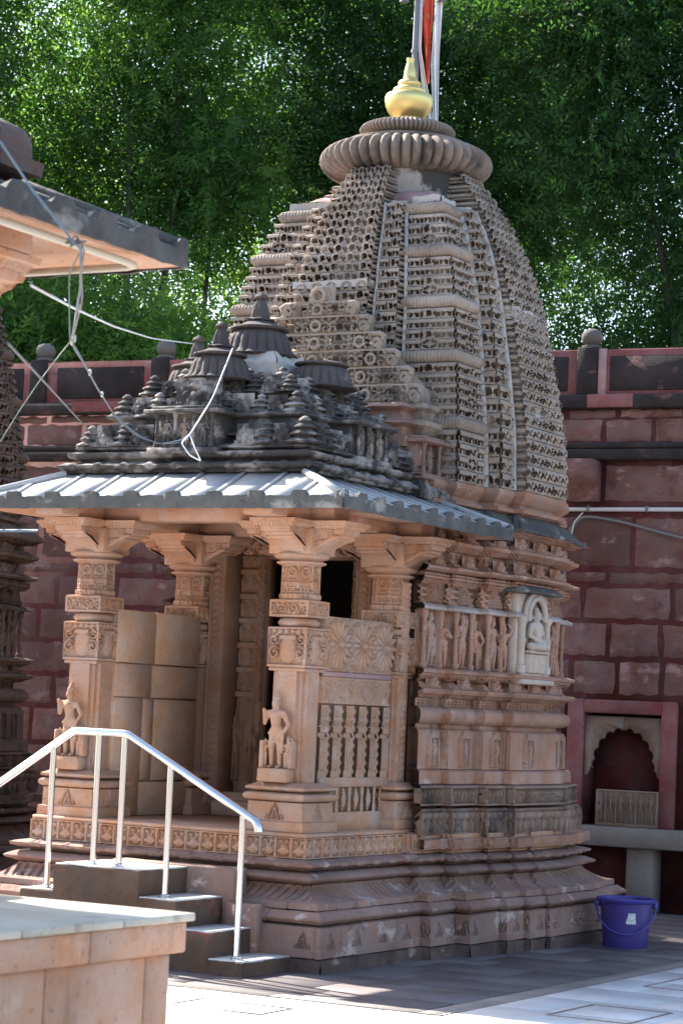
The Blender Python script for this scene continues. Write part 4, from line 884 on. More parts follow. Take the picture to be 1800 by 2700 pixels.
course('petal_course', [(.640, .165), (.642, .185), (.700, .185), (.702, .165)], petals(.642, .058, .032, .012), du=.005, dt=.005)
def elephants(S, Z, L, i):
    y = (Z - .705) / .19; n = max(1, int(round((L + .1) / .092))); st = (L + .1) / n; c = np.floor((S + L / 2 + .05) / st); x = (S + L / 2 + .05) - (c + .5) * st
    tr = np.where(hsh(c + i * 7) > .5, 1, -1)
    return -.075 * (1 - mx(dome(x, y, 0, .74, .036, .24), .85 * seg(x, y * .19, 0, .10, .012 * tr, .02, .020, .012), .75 * seg(x, y * .19, -.028, .09, -.028, .0, .014), .75 * seg(x, y * .19, .028, .09, .028, .0, .014), .7 * dome(np.abs(x), y, .034, .74, .014, .2), .9 * (y > .955), .0))
course('elephant_frieze', [(.704, .06), (.705, .10), (.715, .135), (.80, .140), (.87, .135), (.895, .115), (.897, .06)], elephants, du=.0055, dt=.0055, mat='frieze_stone', er=.002)
def people(z0, h, w, d):
    def hf(S, Z, L, i):
        y = (Z - z0) / h; n = max(1, int(round(L / w))); st = L / n; c = np.floor((S + L / 2) / st); x = (S + L / 2) - (c + .5) * st
        f = fig(x / st, np.clip((y - .14) / .74, 0, 1), 2 * hsh(c + i * 3.1) - 1, hsh(c * 2.3 + i)) * (y > .14) * (y < .9)
        return np.where((y < .12) | (y > .90), 0, -d * (1 - f))
    return hf
course('people_frieze', [(.900, .06), (.905, .10), (.91, .108), (1.030, .108), (1.034, .09), (1.042, .05)], people(.905, .128, .054, .055), du=.0048, dt=.0048, mat='frieze_stone', er=.001)
course('plain_course', [(1.044, .05), (1.046, .072), (1.122, .070), (1.134, .045)], er=.002, seed=5)
def kumbha_fig(S, Z, L, i):
    if L < .15: return S * 0
    y = (Z - 1.155) / .225; o = 0.0 if L < .5 else -.10
    return np.where((np.abs(S - o) < .075) & (y > 0) & (y < 1), np.where(y > .80, .02 * (np.abs(S - o) < .075 * (1.02 - y) / .22), -.022 + .060 * mx(fig((S - o) / .13, np.clip(y / .82, 0, 1), .5, .4), .8 * (np.abs(np.abs(S - o) - .062) < .010), .5 * (y < .08))), 0)
course('base_drum', [(1.136, .02), (1.138, .038), (1.36, .034), (1.385, .022), (1.396, .0)], kumbha_fig, du=.006, dt=.006, er=.001, seed=6)
course('neck_course', [(1.396, -.02), (1.425, -.02)])
course('roll_moulding', [(1.424, .0), (1.432, .026), (1.448, .046), (1.470, .056), (1.492, .056), (1.514, .046), (1.530, .024), (1.538, 0)], er=.001, seed=7)
def crosses(z0, h, st, d):
    def hf(S, Z, L, i):
        x = np.mod(S + L / 2, st) - st / 2; y = Z - z0 - h / 2; return -d * ((np.abs(x) + np.abs(y) < h * .42) & ~((np.abs(x) < h * .07) | (np.abs(y) < h * .07)))
    return hf
course('recess_course', [(1.538, -.035), (1.590, -.030)], crosses(1.538, .05, .055, .022), du=.005, dt=.005)
def fringe(z0, z1, st, d):
    def hf(S, Z, L, i): return -d * ((np.mod(S, st) < st * .42) & (Z > z0) & (Z < z1))
    return hf
course('fringe_cornice', [(1.588, -.03), (1.592, .012), (1.612, .040), (1.620, .066), (1.640, .080), (1.650, .074), (1.660, .025), (1.685, .0), (1.70, -.02)], fringe(1.590, 1.620, .026, .028), du=.005, dt=.005, seed=8)
course('niche_base', [(1.700, -.03), (1.715, .005), (1.722, .040), (1.745, .050), (1.752, .070), (1.772, .074), (1.785, .04), (1.79, -.02)], fringe(1.716, 1.735, .036, .026), du=.006, dt=.006, seed=9)
def rough_back(S, Z, L, i): return .012 * np.cos(S * 70) * np.cos(Z * 26) + .008 * np.sin(S * 190 + Z * 60)
course('figure_field', [(1.79, -.085), (2.165, -.085)], rough_back, du=.008, dt=.010, er=.003)
course('awning', [(2.158, .0), (2.160, .048), (2.176, .052), (2.196, .020), (2.20, -.03)], mat='awning_stone', er=.0015, seed=10)
def gables(S, Z, L, i):
    y = (Z - 2.20) / .125; w = min(.14, L * .9); ins = np.abs(S) < (1 - .8 * y) * w / 2 + .012
    return np.where(ins & (y > 0), .034 - .030 * (np.cos(S * 210) * np.cos(Z * 170) > .1), -.020 + .020 * (np.mod(Z, .04) < .02))
course('gable_course', [(2.198, -.03), (2.20, -.010), (2.322, -.030), (2.325, -.04)], gables, du=.005, dt=.005)
course('capital_course', [(2.322, -.02), (2.330, .006), (2.345, .022), (2.352, .030), (2.392, .030), (2.400, .01)], lambda S, Z, L, i: -.016 * ((np.mod(S + L / 2, L / max(1, round(L / .12))) < .012) | (np.mod(Z * 90, 1) < .25)) + .006 * np.cos(S * 160), du=.005, dt=.005, seed=11)
course('upper_cornice', [(2.402, -.02), (2.406, .048), (2.420, .078), (2.436, .080), (2.448, .020), (2.47, -.01), (2.48, -.03)], er=.002, seed=12)
course('cross_course', [(2.478, -.035), (2.548, -.035)], crosses(2.478, .07, .075, .026), du=.005, dt=.005)
course('fringe_cornice', [(2.546, -.03), (2.552, .02), (2.575, .055), (2.582, .068), (2.602, .075), (2.615, .035), (2.638, .01), (2.65, -.03)], fringe(2.550, 2.582, .028, .03), du=.005, dt=.005, seed=13)
course('cross_course', [(2.648, -.025), (2.695, -.02)], crosses(2.648, .045, .06, .022), du=.005, dt=.005)
course('leaf_soffit', [(2.692, -.02), (2.700, .05), (2.712, .055), (2.722, .080), (2.724, .090)], lambda S, Z, L, i: .008 * np.cos(S * 180 + Z * 300), du=.005, dt=.008, seed=14)
course('ribbed_eave', [(2.724, .085), (2.728, .104), (2.748, .108), (2.758, .092), (2.778, .068), (2.80, .046), (2.83, .022), (2.85, .0)], lambda S, Z, L, i: -.012 * (np.mod(S + (Z - 2.73) * .5, .052) < .012) * (Z > 2.75), mat='eave_stone', du=.006, dt=.008, er=.003, seed=15)
TPL = mirror_plan([(.93, 1.85), (.93, 2.04), (1.0, 2.04), (1.0, 2.45), (1.11, 2.45), (1.11, 2.70), (1.185, 2.70), (1.185, 3.38), (1.11, 3.38), (1.11, 3.58), (1.0, 3.58), (1.0, 3.85)])
tb = obj('tower_base', MB().band(TPL, [(2.80, -.12), (2.855, -.04), (2.86, .0), (2.885, .006), (2.892, -.05), (2.915, -.05), (2.925, -.035), (2.945, -.02), (2.965, .004), (2.985, .012), (3.008, .006), (3.010, -.05)], caps=True, er=.002, coarse=.03), 'wall_stone', temple, smooth=40)
# figures between colonnettes, on each face of the steps
COLN = build_mesh('colonnette', MB().lathe((0, 0, 0), [(.026, 0), (.026, .03), (.018, .035), (.018, .09), (.022, .10), (.015, .11), (.015, .20), (.021, .205), (.021, .22), (.015, .225), (.015, .31), (.024, .33), (.024, .372)], 12), 40); COLN.materials.append(MATS['wall_stone'])
kf = 0
for i in range(NW - 1):
    if wvis(i) != 2: continue
    a, b = np.array(WP[i]), np.array(WP[i + 1]); L = np.linalg.norm(b - a); u = (b - a) / L; n = np.array([u[1], -u[0]]); rz = math.atan2(u[1], u[0])
    if a[0] < X0 + .5 or a[1] > 3.6: continue
    bh = abs(L - .68) < .01
    if not bh and L > .15:
        for s in (-.115, .115):
            p = a + u * (L / 2 + s * min(1, L / .32)) + n * .005; inst('colonnette', COLN, sanct, (p[0], p[1], 1.787), sc=1.0)
        p = a + u * L / 2 + n * .0; inst('wall_figure', FIG[kf % 3], sanct, (p[0] - n[0] * .012, p[1] - n[1] * .012, 1.79), rotz=rz, sc=(.41, .36, .365)); kf += 1
        for zz, s in ((1.652, 1.0), (2.44, 1.0), (2.606, 1.0)):
            p = a + u * L / 2 + n * .03; inst('wall_antefix', ANT_S, sanct, (p[0], p[1], zz), rotz=rz, sc=s * 1.1)
    elif not bh:
        p = b + np.array([-.02, -.035]) * 0 + n * .02 - u * .07; p = a + u * .0 + n * .03; inst('corner_figure', FIG[(kf + 1) % 3], sanct, (a[0] + .012, a[1] - .03, 1.79), rotz=.5, sc=.33)
    if bh:
        for s in (-.3, .0, .3):
            for zz in (1.652, 2.44, 2.606): p = a + u * (L / 2 + s) + n * .03; inst('wall_antefix', ANT_S, sanct, (p[0], p[1], zz), rotz=rz, sc=1.1)
        p = b - u * .045; inst('wall_figure', FIG[1], sanct, (p[0] + .01, p[1], 1.79), rotz=rz, sc=.34); inst('colonnette', COLN, sanct, (p[0] + .02, p[1] + .05, 1.787))
# white marble niche with a seated figure on the side projection
NXW = X0 + 1.136
wn_ = obj('marble_niche', MB().box(NXW - .05, NXW + .015, 2.73, 3.23, 1.715, 2.33, .006), 'white_niche', temple); wn_['label'] = 'pale marble niche with a seated carved figure'
nb = MB().box(NXW, NXW + .085, 2.72, 3.24, 1.715, 1.75, .006).box(NXW, NXW + .06, 2.75, 3.21, 1.75, 1.79, .006); obj('niche_ledge', nb, 'white_niche', wn_)
for y in (2.775, 3.185): obj('pilaster', MB().lathe((NXW + .035, y, 1.79), [(.036, 0), (.036, .05), (.025, .055), (.025, .20), (.033, .21), (.033, .23), (.024, .24), (.024, .33), (.038, .36), (.038, .38)], 16), 'white_niche', wn_, smooth=40)
obj('pedestal', MB().relief((NXW + .07, 2.84, 1.79), (0, .28, 0), (0, 0, .135), 60, 30, lambda X, Y: .012 * mx(fig((X - .05) / .07, Y / .13), fig((X - .23) / .07, Y / .13), dome(X, Y, .14, .06, .05, .055)), .06), 'white_niche', wn_)
obj('pedestal_top', MB().box(NXW, NXW + .09, 2.82, 3.14, 1.925, 1.945, .005), 'white_niche', wn_)
SEAT = blob_mesh('seated_figure', [('c', (-.16, -.10, .06), (.16, -.10, .06), .058, .058), ('c', (-.22, -.03, .055), (-.05, -.15, .05), .06, .045), ('c', (.22, -.03, .055), (.05, -.15, .05), .06, .045), ('e', (0, -.02, .09), (.14, .11, .09)), ('c', (0, 0, .14), (0, 0, .30), .085, .105), ('c', (-.10, 0, .34), (.10, 0, .34), .06, .06), ('c', (0, 0, .36), (0, 0, .42), .045, .042), ('e', (0, -.01, .475), (.065, .07, .08)), ('e', (0, .005, .56), (.04, .04, .035)),
       ('c', (-.15, 0, .34), (-.205, -.01, .20), .045, .036), ('c', (-.205, -.01, .20), (-.05, -.12, .115), .034, .028), ('c', (.15, 0, .34), (.205, -.01, .20), .045, .036), ('c', (.205, -.01, .20), (.05, -.12, .115), .034, .028)], .014)
SEAT.materials.append(MATS['white_niche']); inst('seated_figure', SEAT, wn_, (NXW + .045, 2.98, 1.945), rotz=math.pi / 2, sc=.50)
ar = [(NXW + .05, 2.98 + .13 * math.cos(t), 2.17 + .13 * math.sin(t)) for t in np.linspace(-.2, math.pi + .2, 24)]
obj('niche_arch', MB().tube(ar, .022, 8).tube([(p[0] - .01, 2.98 + (p[1] - 2.98) * 1.3, 2.17 + (p[2] - 2.17) * 1.25) for p in ar], .018, 8), 'white_niche', wn_, smooth=50)
obj('niche_eave', MB().band([(NXW - .02, 2.70), (NXW + .05, 2.70), (NXW + .05, 3.26), (NXW - .02, 3.26)], [(2.325, 0), (2.330, .045), (2.345, .05), (2.375, .0), (2.38, -.02)], lambda S, Z, L, i: -.008 * (np.mod(S, .05) < .012) * (Z > 2.346), du=.006, dt=.008, vis=lambda i: 2, caps=True), 'eave_stone', wn_, smooth=40)

# ------------------------------------------------------------------ the tower
KZ = np.array([(2.9, 1.0), (3.01, 1.0), (3.4, .985), (3.85, .915), (4.24, .850), (4.6, .760), (4.92, .63), (4.98, .60), (5.12, .515), (5.30, .40)])
g = lambda z: np.interp(z, KZ[:, 0], KZ[:, 1])
core = obj('tower', MB().band(sq((X0, YC), .80), [(z, .80 * (g(z) - 1)) for z in (3.0, 3.4, 3.85, 4.24, 4.6, 4.92, 4.99)], caps=True), 'tower_stone', temple)
core['label'] = 'curved tower of stacked carved arch courses'
def arch_tile(w, h, kind=0, var=.6):
    """one carved dormer arch: x -w/2..w/2, y 0..h -> height above the face"""
    def hf(X, Y):
        x = X / w * 2; y = Y / h
        if kind == 0:                                     # dormer arch over a dark hole, slab above, small posts beside
            r = np.hypot(x / .70, (y - .34) / .52); ax = np.abs(x)
            k = np.where(y > .66, .010 - .022 * np.clip((y - .86) / .14, 0, 1) ** 2, -.030)
            k = np.where((r < 1) & (y > .08), .030 - .016 * ((r - .76) / .24) ** 2, k); k = np.where((np.hypot(x / (.26 + .12 * var), (y - .40) / (.19 + .10 * var)) < 1) & (y > .18), -.2 if var > .07 else -.012, k)
            k = np.where(np.hypot(x / .15, (y - .22) / .12) < 1, .004, k); k = np.where((ax > .89) & (y < .70), .004, k)
            k = np.where((np.abs(ax - .80) < .07) & (y > .16) & (y < .60), -.2, k); k = np.where(np.hypot((ax - .62) / .2, (y - .20) / .12) < 1, .012, k)
            return np.where(y < .09, .002, k)
        if kind == 1:                                     # square cross flower with four pierced corners
            a, b = np.abs(x), np.abs(y - .5) * 2
            k = np.where(np.maximum(a, b) > .84, .008, -.2); k = np.where((a + b < .70), .010 - .02 * ((np.abs(a - b) < .10) & (a > .1)), k)
            k = np.where((np.hypot(a - .72, b - .72) < .22), .006, k); return np.where((a < .10) | (b < .12), .002, k)
        a = np.abs(x); k = np.where(y > .48, .016 - .024 * np.clip((y - .8) / .2, 0, 1) ** 2, -.2); k = np.where((y < .14), .004, k)
        return np.where((np.abs(a - .66) < .16) & (y < .55), -.006, np.where((np.hypot(x / .24, (y - .30) / .24) < 1), -.002, k))
    return hf
def tiles(mb, O, U, z0, z1, n, kinds, slope, res=16):
    """a row of n carved tiles on a face: O bottom corner, U unit direction, total length in U"""
    L = np.linalg.norm(U); u = U / L; w = L / n; h = z1 - z0
    for k in range(n):
        hf = arch_tile(w, h, kinds[k % len(kinds)], float(hsh(k * 7.3 + z0 * 91.7 + O[0] * 13)))
        o = O + u * w * k; V = np.array([0, 0, h]) + slope * h
        mb.relief(o, u * w, V, res, res, lambda X, Y, hf=hf, w=w: hf(X - w / 2, Y * h / np.hypot(h, np.linalg.norm(slope) * h)), 0, -.1)
def strip(label, fx0, fx1, fy0, fy1, z0, z1, nt, faces, nper, kinds, cushions=(), top=None):
    """one upright strip of the tower: its plan rectangle in units of the taper; a course of stone per tier"""
    def rect(z): s = g(z); return [(X0 + fx0 * s, YC + fy0 * s), (X0 + fx1 * s, YC + fy0 * s), (X0 + fx1 * s, YC + fy1 * s), (X0 + fx0 * s, YC + fy1 * s)]
    zs = np.linspace(z0, z1, 9); rows = [np.array([(*p, z) for p in rect(z)]) for z in zs]
    mb = MB(); cen = np.array([X0 + (fx0 + fx1) / 2, YC + (fy0 + fy1) / 2])
    ins = []
    for r in rows:
        c = r[:, :2].mean(0); d = r[:, :2] - c; r2 = r.copy(); r2[:, :2] = c + d - np.sign(d) * np.minimum(.17, np.abs(d).max(0) * .72); ins.append(np.concatenate([r2, r2[:1]]))
    mb.grid(np.array(ins)); mb.add(ins[-1][:4], None, None, [[0, 1, 2, 3]])
    root = obj('tower_strip', mb, 'tower_stone', temple); root['label'] = label
    w_ = np.linspace(1.18, .82, nt); edges = z0 + (z1 - z0) * np.concatenate([[0], np.cumsum(w_) / w_.sum()])
    if len(cushions):
        ed = []; lows = [z0] + [c + .045 for c in cushions]; his = [c - .045 for c in cushions] + [z1]
        for lo, hi in zip(lows, his):
            if hi - lo > .05: q = max(1, int(round((hi - lo) / .078))); e = np.linspace(lo, hi, q + 1); ed += list(zip(e[:-1], e[1:]))
    else: ed = list(zip(edges[:-1], edges[1:]))
    for t, (a, b) in enumerate(ed):
        A, B = np.array(rect(a)), np.array(rect(b)); h = b - a; dr = np.abs(B - A).max() if True else 0
        tp = lambda q: -dr * q
        pr = [(a + .002, -.045), (a + .003, -.010), (a + h * .12, -.008), (a + h * .13, -.042), (a + h * .40, -.042 + tp(.4)), (a + h * .41, .0 + tp(.41)), (a + h * .55, .008 + tp(.55)), (a + h * .72, .002 + tp(.72)), (a + h * .80, -.018 + tp(.8)), (a + h * .985, -.03 + tp(1)), (a + h * .99, -.05 + tp(1))]
        fe = [f[0] for f in faces]; m = MB().band(list(map(tuple, A)), pr, er=.0025, seed=t, coarse=.05, vis=lambda i: 0 if i in fe else 1)
        for f in faces:
            i, j = f; p, q = A[i], A[j]; p2, q2 = B[i], B[j]; e = q - p; L = np.linalg.norm(e); u = e / L; n = np.array([u[1], -u[0]])
            sl = ((p2 - p) @ n) / h; shr = ((p2 - p) @ u)
            O = np.array([*(p + u * .002 + n * .004), a]); Ln = L - .004
            kk = kinds[t % len(kinds)]; nn = nper if not isinstance(nper, dict) else nper[f]
            tiles(m, O, np.array([*(u * Ln), 0]), a, b, nn, kk, np.array([*(n * sl), 0]))
        cc_ = obj('carved_course', m, 'tower_stone', root, smooth=None); cc_.location.x += .005 * (hsh(t * 3.7 + fx0 * 9) - .5); cc_.location.y += .005 * (hsh(t * 5.1 + fy0 * 7) - .5); cc_.rotation_euler.z = .006 * (hsh(t * 2.3 + fx1) - .5)
    for c in cushions:
        A = rect(c)
        cu = MB().band(A, [(c - .046, -.06), (c - .044, -.012), (c - .034, .010), (c - .012, .026), (c + .012, .027), (c + .034, .011), (c + .044, -.012), (c + .046, -.06)], lambda S, Z, L, i: .008 * np.abs(np.cos(S / .026 * math.pi)) - .004, du=.0062, dt=.010, vis=lambda i: 2 if i in (0, 1) else 1, mask=.004)
        obj('ribbed_cushion', cu, 'tower_stone', root, smooth=60)
    return root
K5 = (3.40, 3.855, 4.235, 4.60, 4.925)
KK = [[2, 0, 2], [2, 1, 2], [2, 0, 2], [2, 2, 2]]
strip('near corner strip of the tower with ribbed cushions', .58, 1.0, -1.0, -.58, 3.012, 4.98, 24, [(0, 1), (1, 2)], 3, KK, K5)
strip('far left corner strip of the tower with ribbed cushions', -1.0, -.58, -1.0, -.58, 3.012, 4.98, 24, [(0, 1)], 3, KK, K5)
strip('far right corner strip of the tower', .55, .97, .56, .80, 3.012, 4.98, 24, [(0, 1), (1, 2)], 3, KK, K5)
for sx, lb in ((1, 'narrow front strip beside the scroll gable'), (-1, 'narrow front strip left of the central band')):
    a, b = (.37, .565) if sx > 0 else (-.565, -.37)
    strip(lb, a, b, -1.11, -.6, 3.012, 4.965, 24, [(0, 1)], 2, [[0, 2], [2, 0]])
strip('narrow side strip next to the corner', .6, 1.11, -.565, -.37, 3.012, 4.965, 22, [(0, 1), (1, 2)], {(0, 1): 4, (1, 2): 2}, [[2, 0], [0, 2]])
strip('narrow side strip beyond the central band', .6, 1.09, .36, .55, 3.012, 4.965, 22, [(0, 1), (1, 2)], {(0, 1): 4, (1, 2): 1}, [[0]])
strip('central front band of the tower rising to the ribbed disc', -.35, .35, -1.20, -.7, 3.30, 5.27, 28, [(0, 1)], 5, [[0]])
strip('central side band of the tower rising to the ribbed disc', .7, 1.19, -.34, .34, 3.012, 5.27, 29, [(1, 2)], 6, [[0]])
strip('central left band of the tower', -1.19, -.7, -.34, .34, 3.012, 5.27, 29, [], 1, [[0]])
strip('narrow left strip of the tower', -1.09, -.6, -.565, -.37, 3.012, 4.965, 22, [], 1, [[0]])
strip('back left corner strip of the tower', -.97, -.55, .56, .80, 3.012, 4.98, 24, [], 1, [[0]], K5)
# plaster in the joints, and patches
def joint(fx, fy, w, dx, dy, z0, z1):
    P = [(X0 + fx * g(z) + dx, YC + fy * g(z) + dy, z) for z in np.linspace(z0, z1, 14)]
    V = []
    for p in P: V.append([(p[0] - w, p[1] - w, p[2]), (p[0] + w, p[1] - w, p[2]), (p[0] + w, p[1] + w, p[2]), (p[0] - w, p[1] + w, p[2]), (p[0] - w, p[1] - w, p[2])])
    V = np.array(V); V[..., :2] += .004 * sn(V.reshape(-1, 3), 30, 4).reshape(V.shape[:2])[..., None]
    obj('plaster_joint', MB().grid(V), 'plaster', core)
joint(1.0, -.578, .016, .006, 0, 3.012, 4.97); joint(1.11, -.362, .016, .006, 0, 3.012, 4.97)
joint(.575, -1.0, .010, 0, 0, 3.4, 4.97); joint(.36, -1.11, .009, 0, 0, 3.4, 4.97)
def patch(x0, x1, y0, y1, z0, z1, nm='plaster_patch', mat='plaster'):
    m = MB().band([(x0, y0), (x1, y0), (x1, y1), (x0, y1)], [(z0, 0), (z1, 0)], nodisp, du=.02, dt=.02, vis=lambda i: 2, er=.012, seed=int(z0 * 100), caps=True); obj(nm, m, mat, core, smooth=60)
for fx, fy, hw, hd, z0, z1 in ((.79, -.79, .19, .19, 4.975, 5.02), (.465, -1.0, .09, .10, 4.96, 4.985), (-.46, -1.0, .10, .1, 4.95, 5.0), (-.79, -.79, .2, .2, 4.97, 5.03), (1.0, -.465, .10, .09, 4.96, 4.985)):
    s = .60; patch(X0 + (fx - hw) * s, X0 + (fx + hw) * s, YC + (fy - hd) * s, YC + (fy + hd) * s, z0, z1)
s = g(4.30); patch(X0 + 1.05 * s, X0 + 1.218 * s, YC - .34 * s, YC + .16 * s, 4.20, 4.29); patch(X0 + 1.05 * s, X0 + 1.215 * s, YC + .18 * s, YC + .345 * s, 4.07, 4.25)
s = g(3.6); patch(X0 + 1.12 * s, X0 + 1.205 * s, YC - .15 * s, YC + -.06 * s, 3.52, 3.61); patch(X0 + 1.12 * s, X0 + 1.205 * s, YC + .05 * s, YC + .15 * s, 3.53, 3.60)
s = g(4.35); patch(X0 - .36 * s, X0 + .34 * s, YC - 1.225 * s, YC - 1.1 * s, 4.33, 4.38)
# neck, ribbed discs and golden pot
obj('neck', MB().lathe((X0, YC, 4.96), [(.60, 0), (.58, .05), (.47, .10), (.45, .16), (.44, .36)], 40, lambda T, R, Z: R + .008 * np.sin(T * 9 + Z * 20) * np.sin(T * 4)), 'neck_plaster', temple, smooth=50)
obj('neck_base', MB().band(sq((X0, YC), .46), [(4.985, .02), (5.0, .05), (5.05, .045), (5.08, .0), (5.10, -.05)], nodisp, du=.03, dt=.02, vis=lambda i: 2, er=.012, caps=True), 'pink_plaster', temple, smooth=50)
def ribs(n, d): return lambda T, R, Z: R * (1 - d * (1 - np.abs(np.cos(T * n / 2)) ** .7))
rd = obj('ribbed_disc', MB().lathe((X0, YC, 5.275), [(.44, 0), (.50, .005), (.565, .035), (.605, .075), (.622, .12), (.612, .165), (.575, .205), (.52, .232), (.44, .245)], 46 * 8, ribs(46, .13)), 'disc_stone', temple, smooth=60); rd['label'] = 'large ribbed stone disc crowning the tower'
obj('disc_moulding', MB().lathe((X0, YC, 5.515), [(.40, 0), (.44, .01), (.435, .03), (.36, .045), (.29, .06), (.28, .075)], 64), 'disc_stone', temple, smooth=40)
obj('small_ribbed_disc', MB().lathe((X0, YC, 5.585), [(.27, 0), (.31, .008), (.340, .032), (.345, .055), (.325, .082), (.28, .10), (.24, .11), (.16, .125)], 62 * 6, ribs(62, .09)), 'disc_stone', temple, smooth=60)
pot = obj('golden_pot', MB().lathe((X0, YC, 5.70), [(.02, 0), (.112, .001), (.116, .008), (.100, .014), (.086, .018), (.094, .026), (.124, .050), (.150, .085), (.166, .125), (.173, .162), (.171, .188), (.160, .207), (.142, .215), (.120, .218), (.113, .224), (.118, .236), (.112, .250), (.094, .264), (.080, .271), (.077, .277), (.083, .287), (.080, .300), (.064, .314), (.050, .322), (.044, .330), (.045, .350), (.042, .380), (.033, .415), (.026, .445), (.026, .458), (.030, .466), (.028, .478), (.004, .482)], 48), 'gold', temple, smooth=50)
pot['label'] = 'golden pot finial on the tower'
# ------------------------------------------------------------------ scroll gable in front of the tower
GY = 1.90
def scroll_row(X, Y):
    pass
suk = obj('scroll_gable', MB().prism([(-.80, 3.42), (.80, 3.42), (.75, 3.62), (.62, 3.74), (.50, 3.86), (.37, 3.97), (.24, 4.10), (.12, 4.22), (-.12, 4.22), (-.24, 4.10), (-.37, 3.97), (-.50, 3.86), (-.62, 3.74), (-.75, 3.62)], lambda a, b: (X0 + a, GY + .15, b), lambda a, b: (X0 + a, GY + .36, b)), 'tower_stone', temple)
suk['label'] = 'stepped gable of large carved stone scrolls'
rowz = [3.50, 3.625, 3.745, 3.865, 3.985, 4.105, 4.205]; rowh = [.74, .66, .55, .43, .32, .21, .10]
for r in range(6):
    z0, z1, hw = rowz[r], rowz[r + 1], rowh[r]; yy = GY - .012 * (6 - r); n = max(1, int(round(hw * 2 / .21)) | 1)
    def hf(X, Y, hw=hw, h=z1 - z0, n=n, r=r):
        st = 2 * hw / n; c = np.floor(X / st); x = np.mod(X, st) - st / 2; y = Y / h; mid = np.abs(X - hw) < st * .5; side = np.sign(X - hw + 1e-9)
        xs = np.abs(x); ring = np.abs(np.hypot(x, Y - h * .46) - .033) < .012
        sc = mx(spiral(xs, Y, st * .36, h * .30, .044, 1, 1.3), spiral(xs, Y, st * .33, h * .76, .030, -1, 1.2, 1.0))
        post = (np.abs(xs - st * .5) < .012)
        k = np.where((ring & (np.mod(c, 2) == n // 2 % 2)) | (sc > .35), .034, np.where(post, .012, -.2)); k = np.where(y > .88, .026, k); k = np.where((y < .10), .012, k)
        return k
    obj('scroll_course', MB().relief((X0 - hw, yy, z0), (2 * hw, 0, 0), (0, 0, z1 - z0), max(20, int(2 * hw / .0055)), 26, hf, .0, -.1), 'tower_stone', suk)
    for sg in (-1, 1):                                      # curling ends
        pts = []
        for t in np.linspace(0, 1, 26):
            rr = .040 * (1 - .75 * t); an = -1.2 + t * 8.0; pts.append((X0 + sg * (hw + .025 + rr * math.cos(an)), yy - .0, z0 + .045 + rr * math.sin(an)))
        m = MB().tube(pts, .018, 7); m.tube([(X0 + sg * (hw - .03), yy, z1 - .012), (X0 + sg * (hw + .05), yy, z1 - .010), (X0 + sg * (hw + .085), yy, z1 - .028), (X0 + sg * (hw + .07), yy, z1 - .052)], .019, 7)
        m.box(min(X0 + sg * (hw - .02), X0 + sg * (hw + .05)), max(X0 + sg * (hw - .02), X0 + sg * (hw + .05)), yy + .01, yy + .10, z0, z1 - .005, .004); obj('scroll_end', m, 'tower_stone', suk, smooth=60)
obj('gable_crest', MB().relief((X0 - .09, GY - .01, 4.20), (.18, 0, 0), (0, 0, .12), 40, 28, lambda X, Y: np.where(np.abs(np.hypot(X - .09, Y - .05) - .045) < .013, .03, np.where(np.abs(X - .09) < .075 - Y * .3, 0, -.02)), .05), 'tower_stone', suk)
obj('gable_foot', MB().band([(X0 - .88, GY - .10), (X0 + .88, GY - .10), (X0 + .88, GY + .25), (X0 - .88, GY + .25)], [(3.30, -.05), (3.33, -.03), (3.35, .0), (3.38, .0), (3.40, -.06), (3.45, -.06), (3.47, -.02), (3.50, -.03)], caps=True, er=.004), 'tower_stone', suk, smooth=40)
# ------------------------------------------------------------------ stairs and handrail in front of the porch
stairs = tag(empty('stone_stairs', (-1.206, -.25, 0)), 'dark stone double stairs with a middle landing below the porch', 'stairs')
for nm, x0, x1, z1 in (('landing', -1.50, -.913, .536), ('step', -.915, -.662, .385), ('step', -.665, -.437, .228), ('step', -.44, -.203, .083), ('step', -1.732, -1.498, .380), ('step', -1.96, -1.73, .228), ('step', -2.19, -1.958, .083)):
    m = MB().band([(x0, -.506), (x1, -.506), (x1, .02), (x0, .02)], [(0, 0), (z1 - .008, 0), (z1, -.008)], nodisp, du=.03, dt=.03, vis=lambda i: 2, er=.003, seed=int(z1 * 100), caps=True)
    st_ = obj(nm, m, 'step_stone', stairs, smooth=40); obj('tread', MB().box(x0 + .004, x1 - .004, -.500, .015, z1 - .012, z1 + .004, .003), 'tread_stone', st_)
obj('landing_back', MB().box(-1.45, -.60, .0, .16, .0, .55, .01).box(-.62, -.40, -.05, .03, 0, .36, .01), 'plinth_stone', stairs)
rail = tag(empty('handrail', (-1.2, -.44, .536)), 'polished steel handrail bent over the stone stairs', 'handrail')
RY = -.43
top = [(-2.26, .786), (-1.461, 1.300), (-1.09, 1.300), (-.235, .866)]
def rail_pts():
    P = [np.array([x, RY, z]) for x, z in top]; out = [P[0]]
    for i in (1, 2):
        a = P[i] + (P[i - 1] - P[i]) / np.linalg.norm(P[i - 1] - P[i]) * .02; b = P[i] + (P[i + 1] - P[i]) / np.linalg.norm(P[i + 1] - P[i]) * .02
        out += [a, P[i] * .5 + (a + b) * .25, b]
    out.append(P[3]); c = P[3]
    for t in np.linspace(.2, 1, 6): out.append(np.array([c[0] + .045 * math.sin(t * 1.5), RY, c[2] - .02 * t - .055 * (1 - math.cos(t * 1.5))]))
    return out
obj('top_rail', MB().tube(rail_pts(), .0240, 16), 'steel', rail, smooth=50)
FL = build_mesh('floor_flange', MB().lathe((0, 0, 0), [(.034, 0), (.034, .006), (.026, .010), (.028, .020), (.020, .024)], 16), 40); FL.materials.append(MATS['steel'])
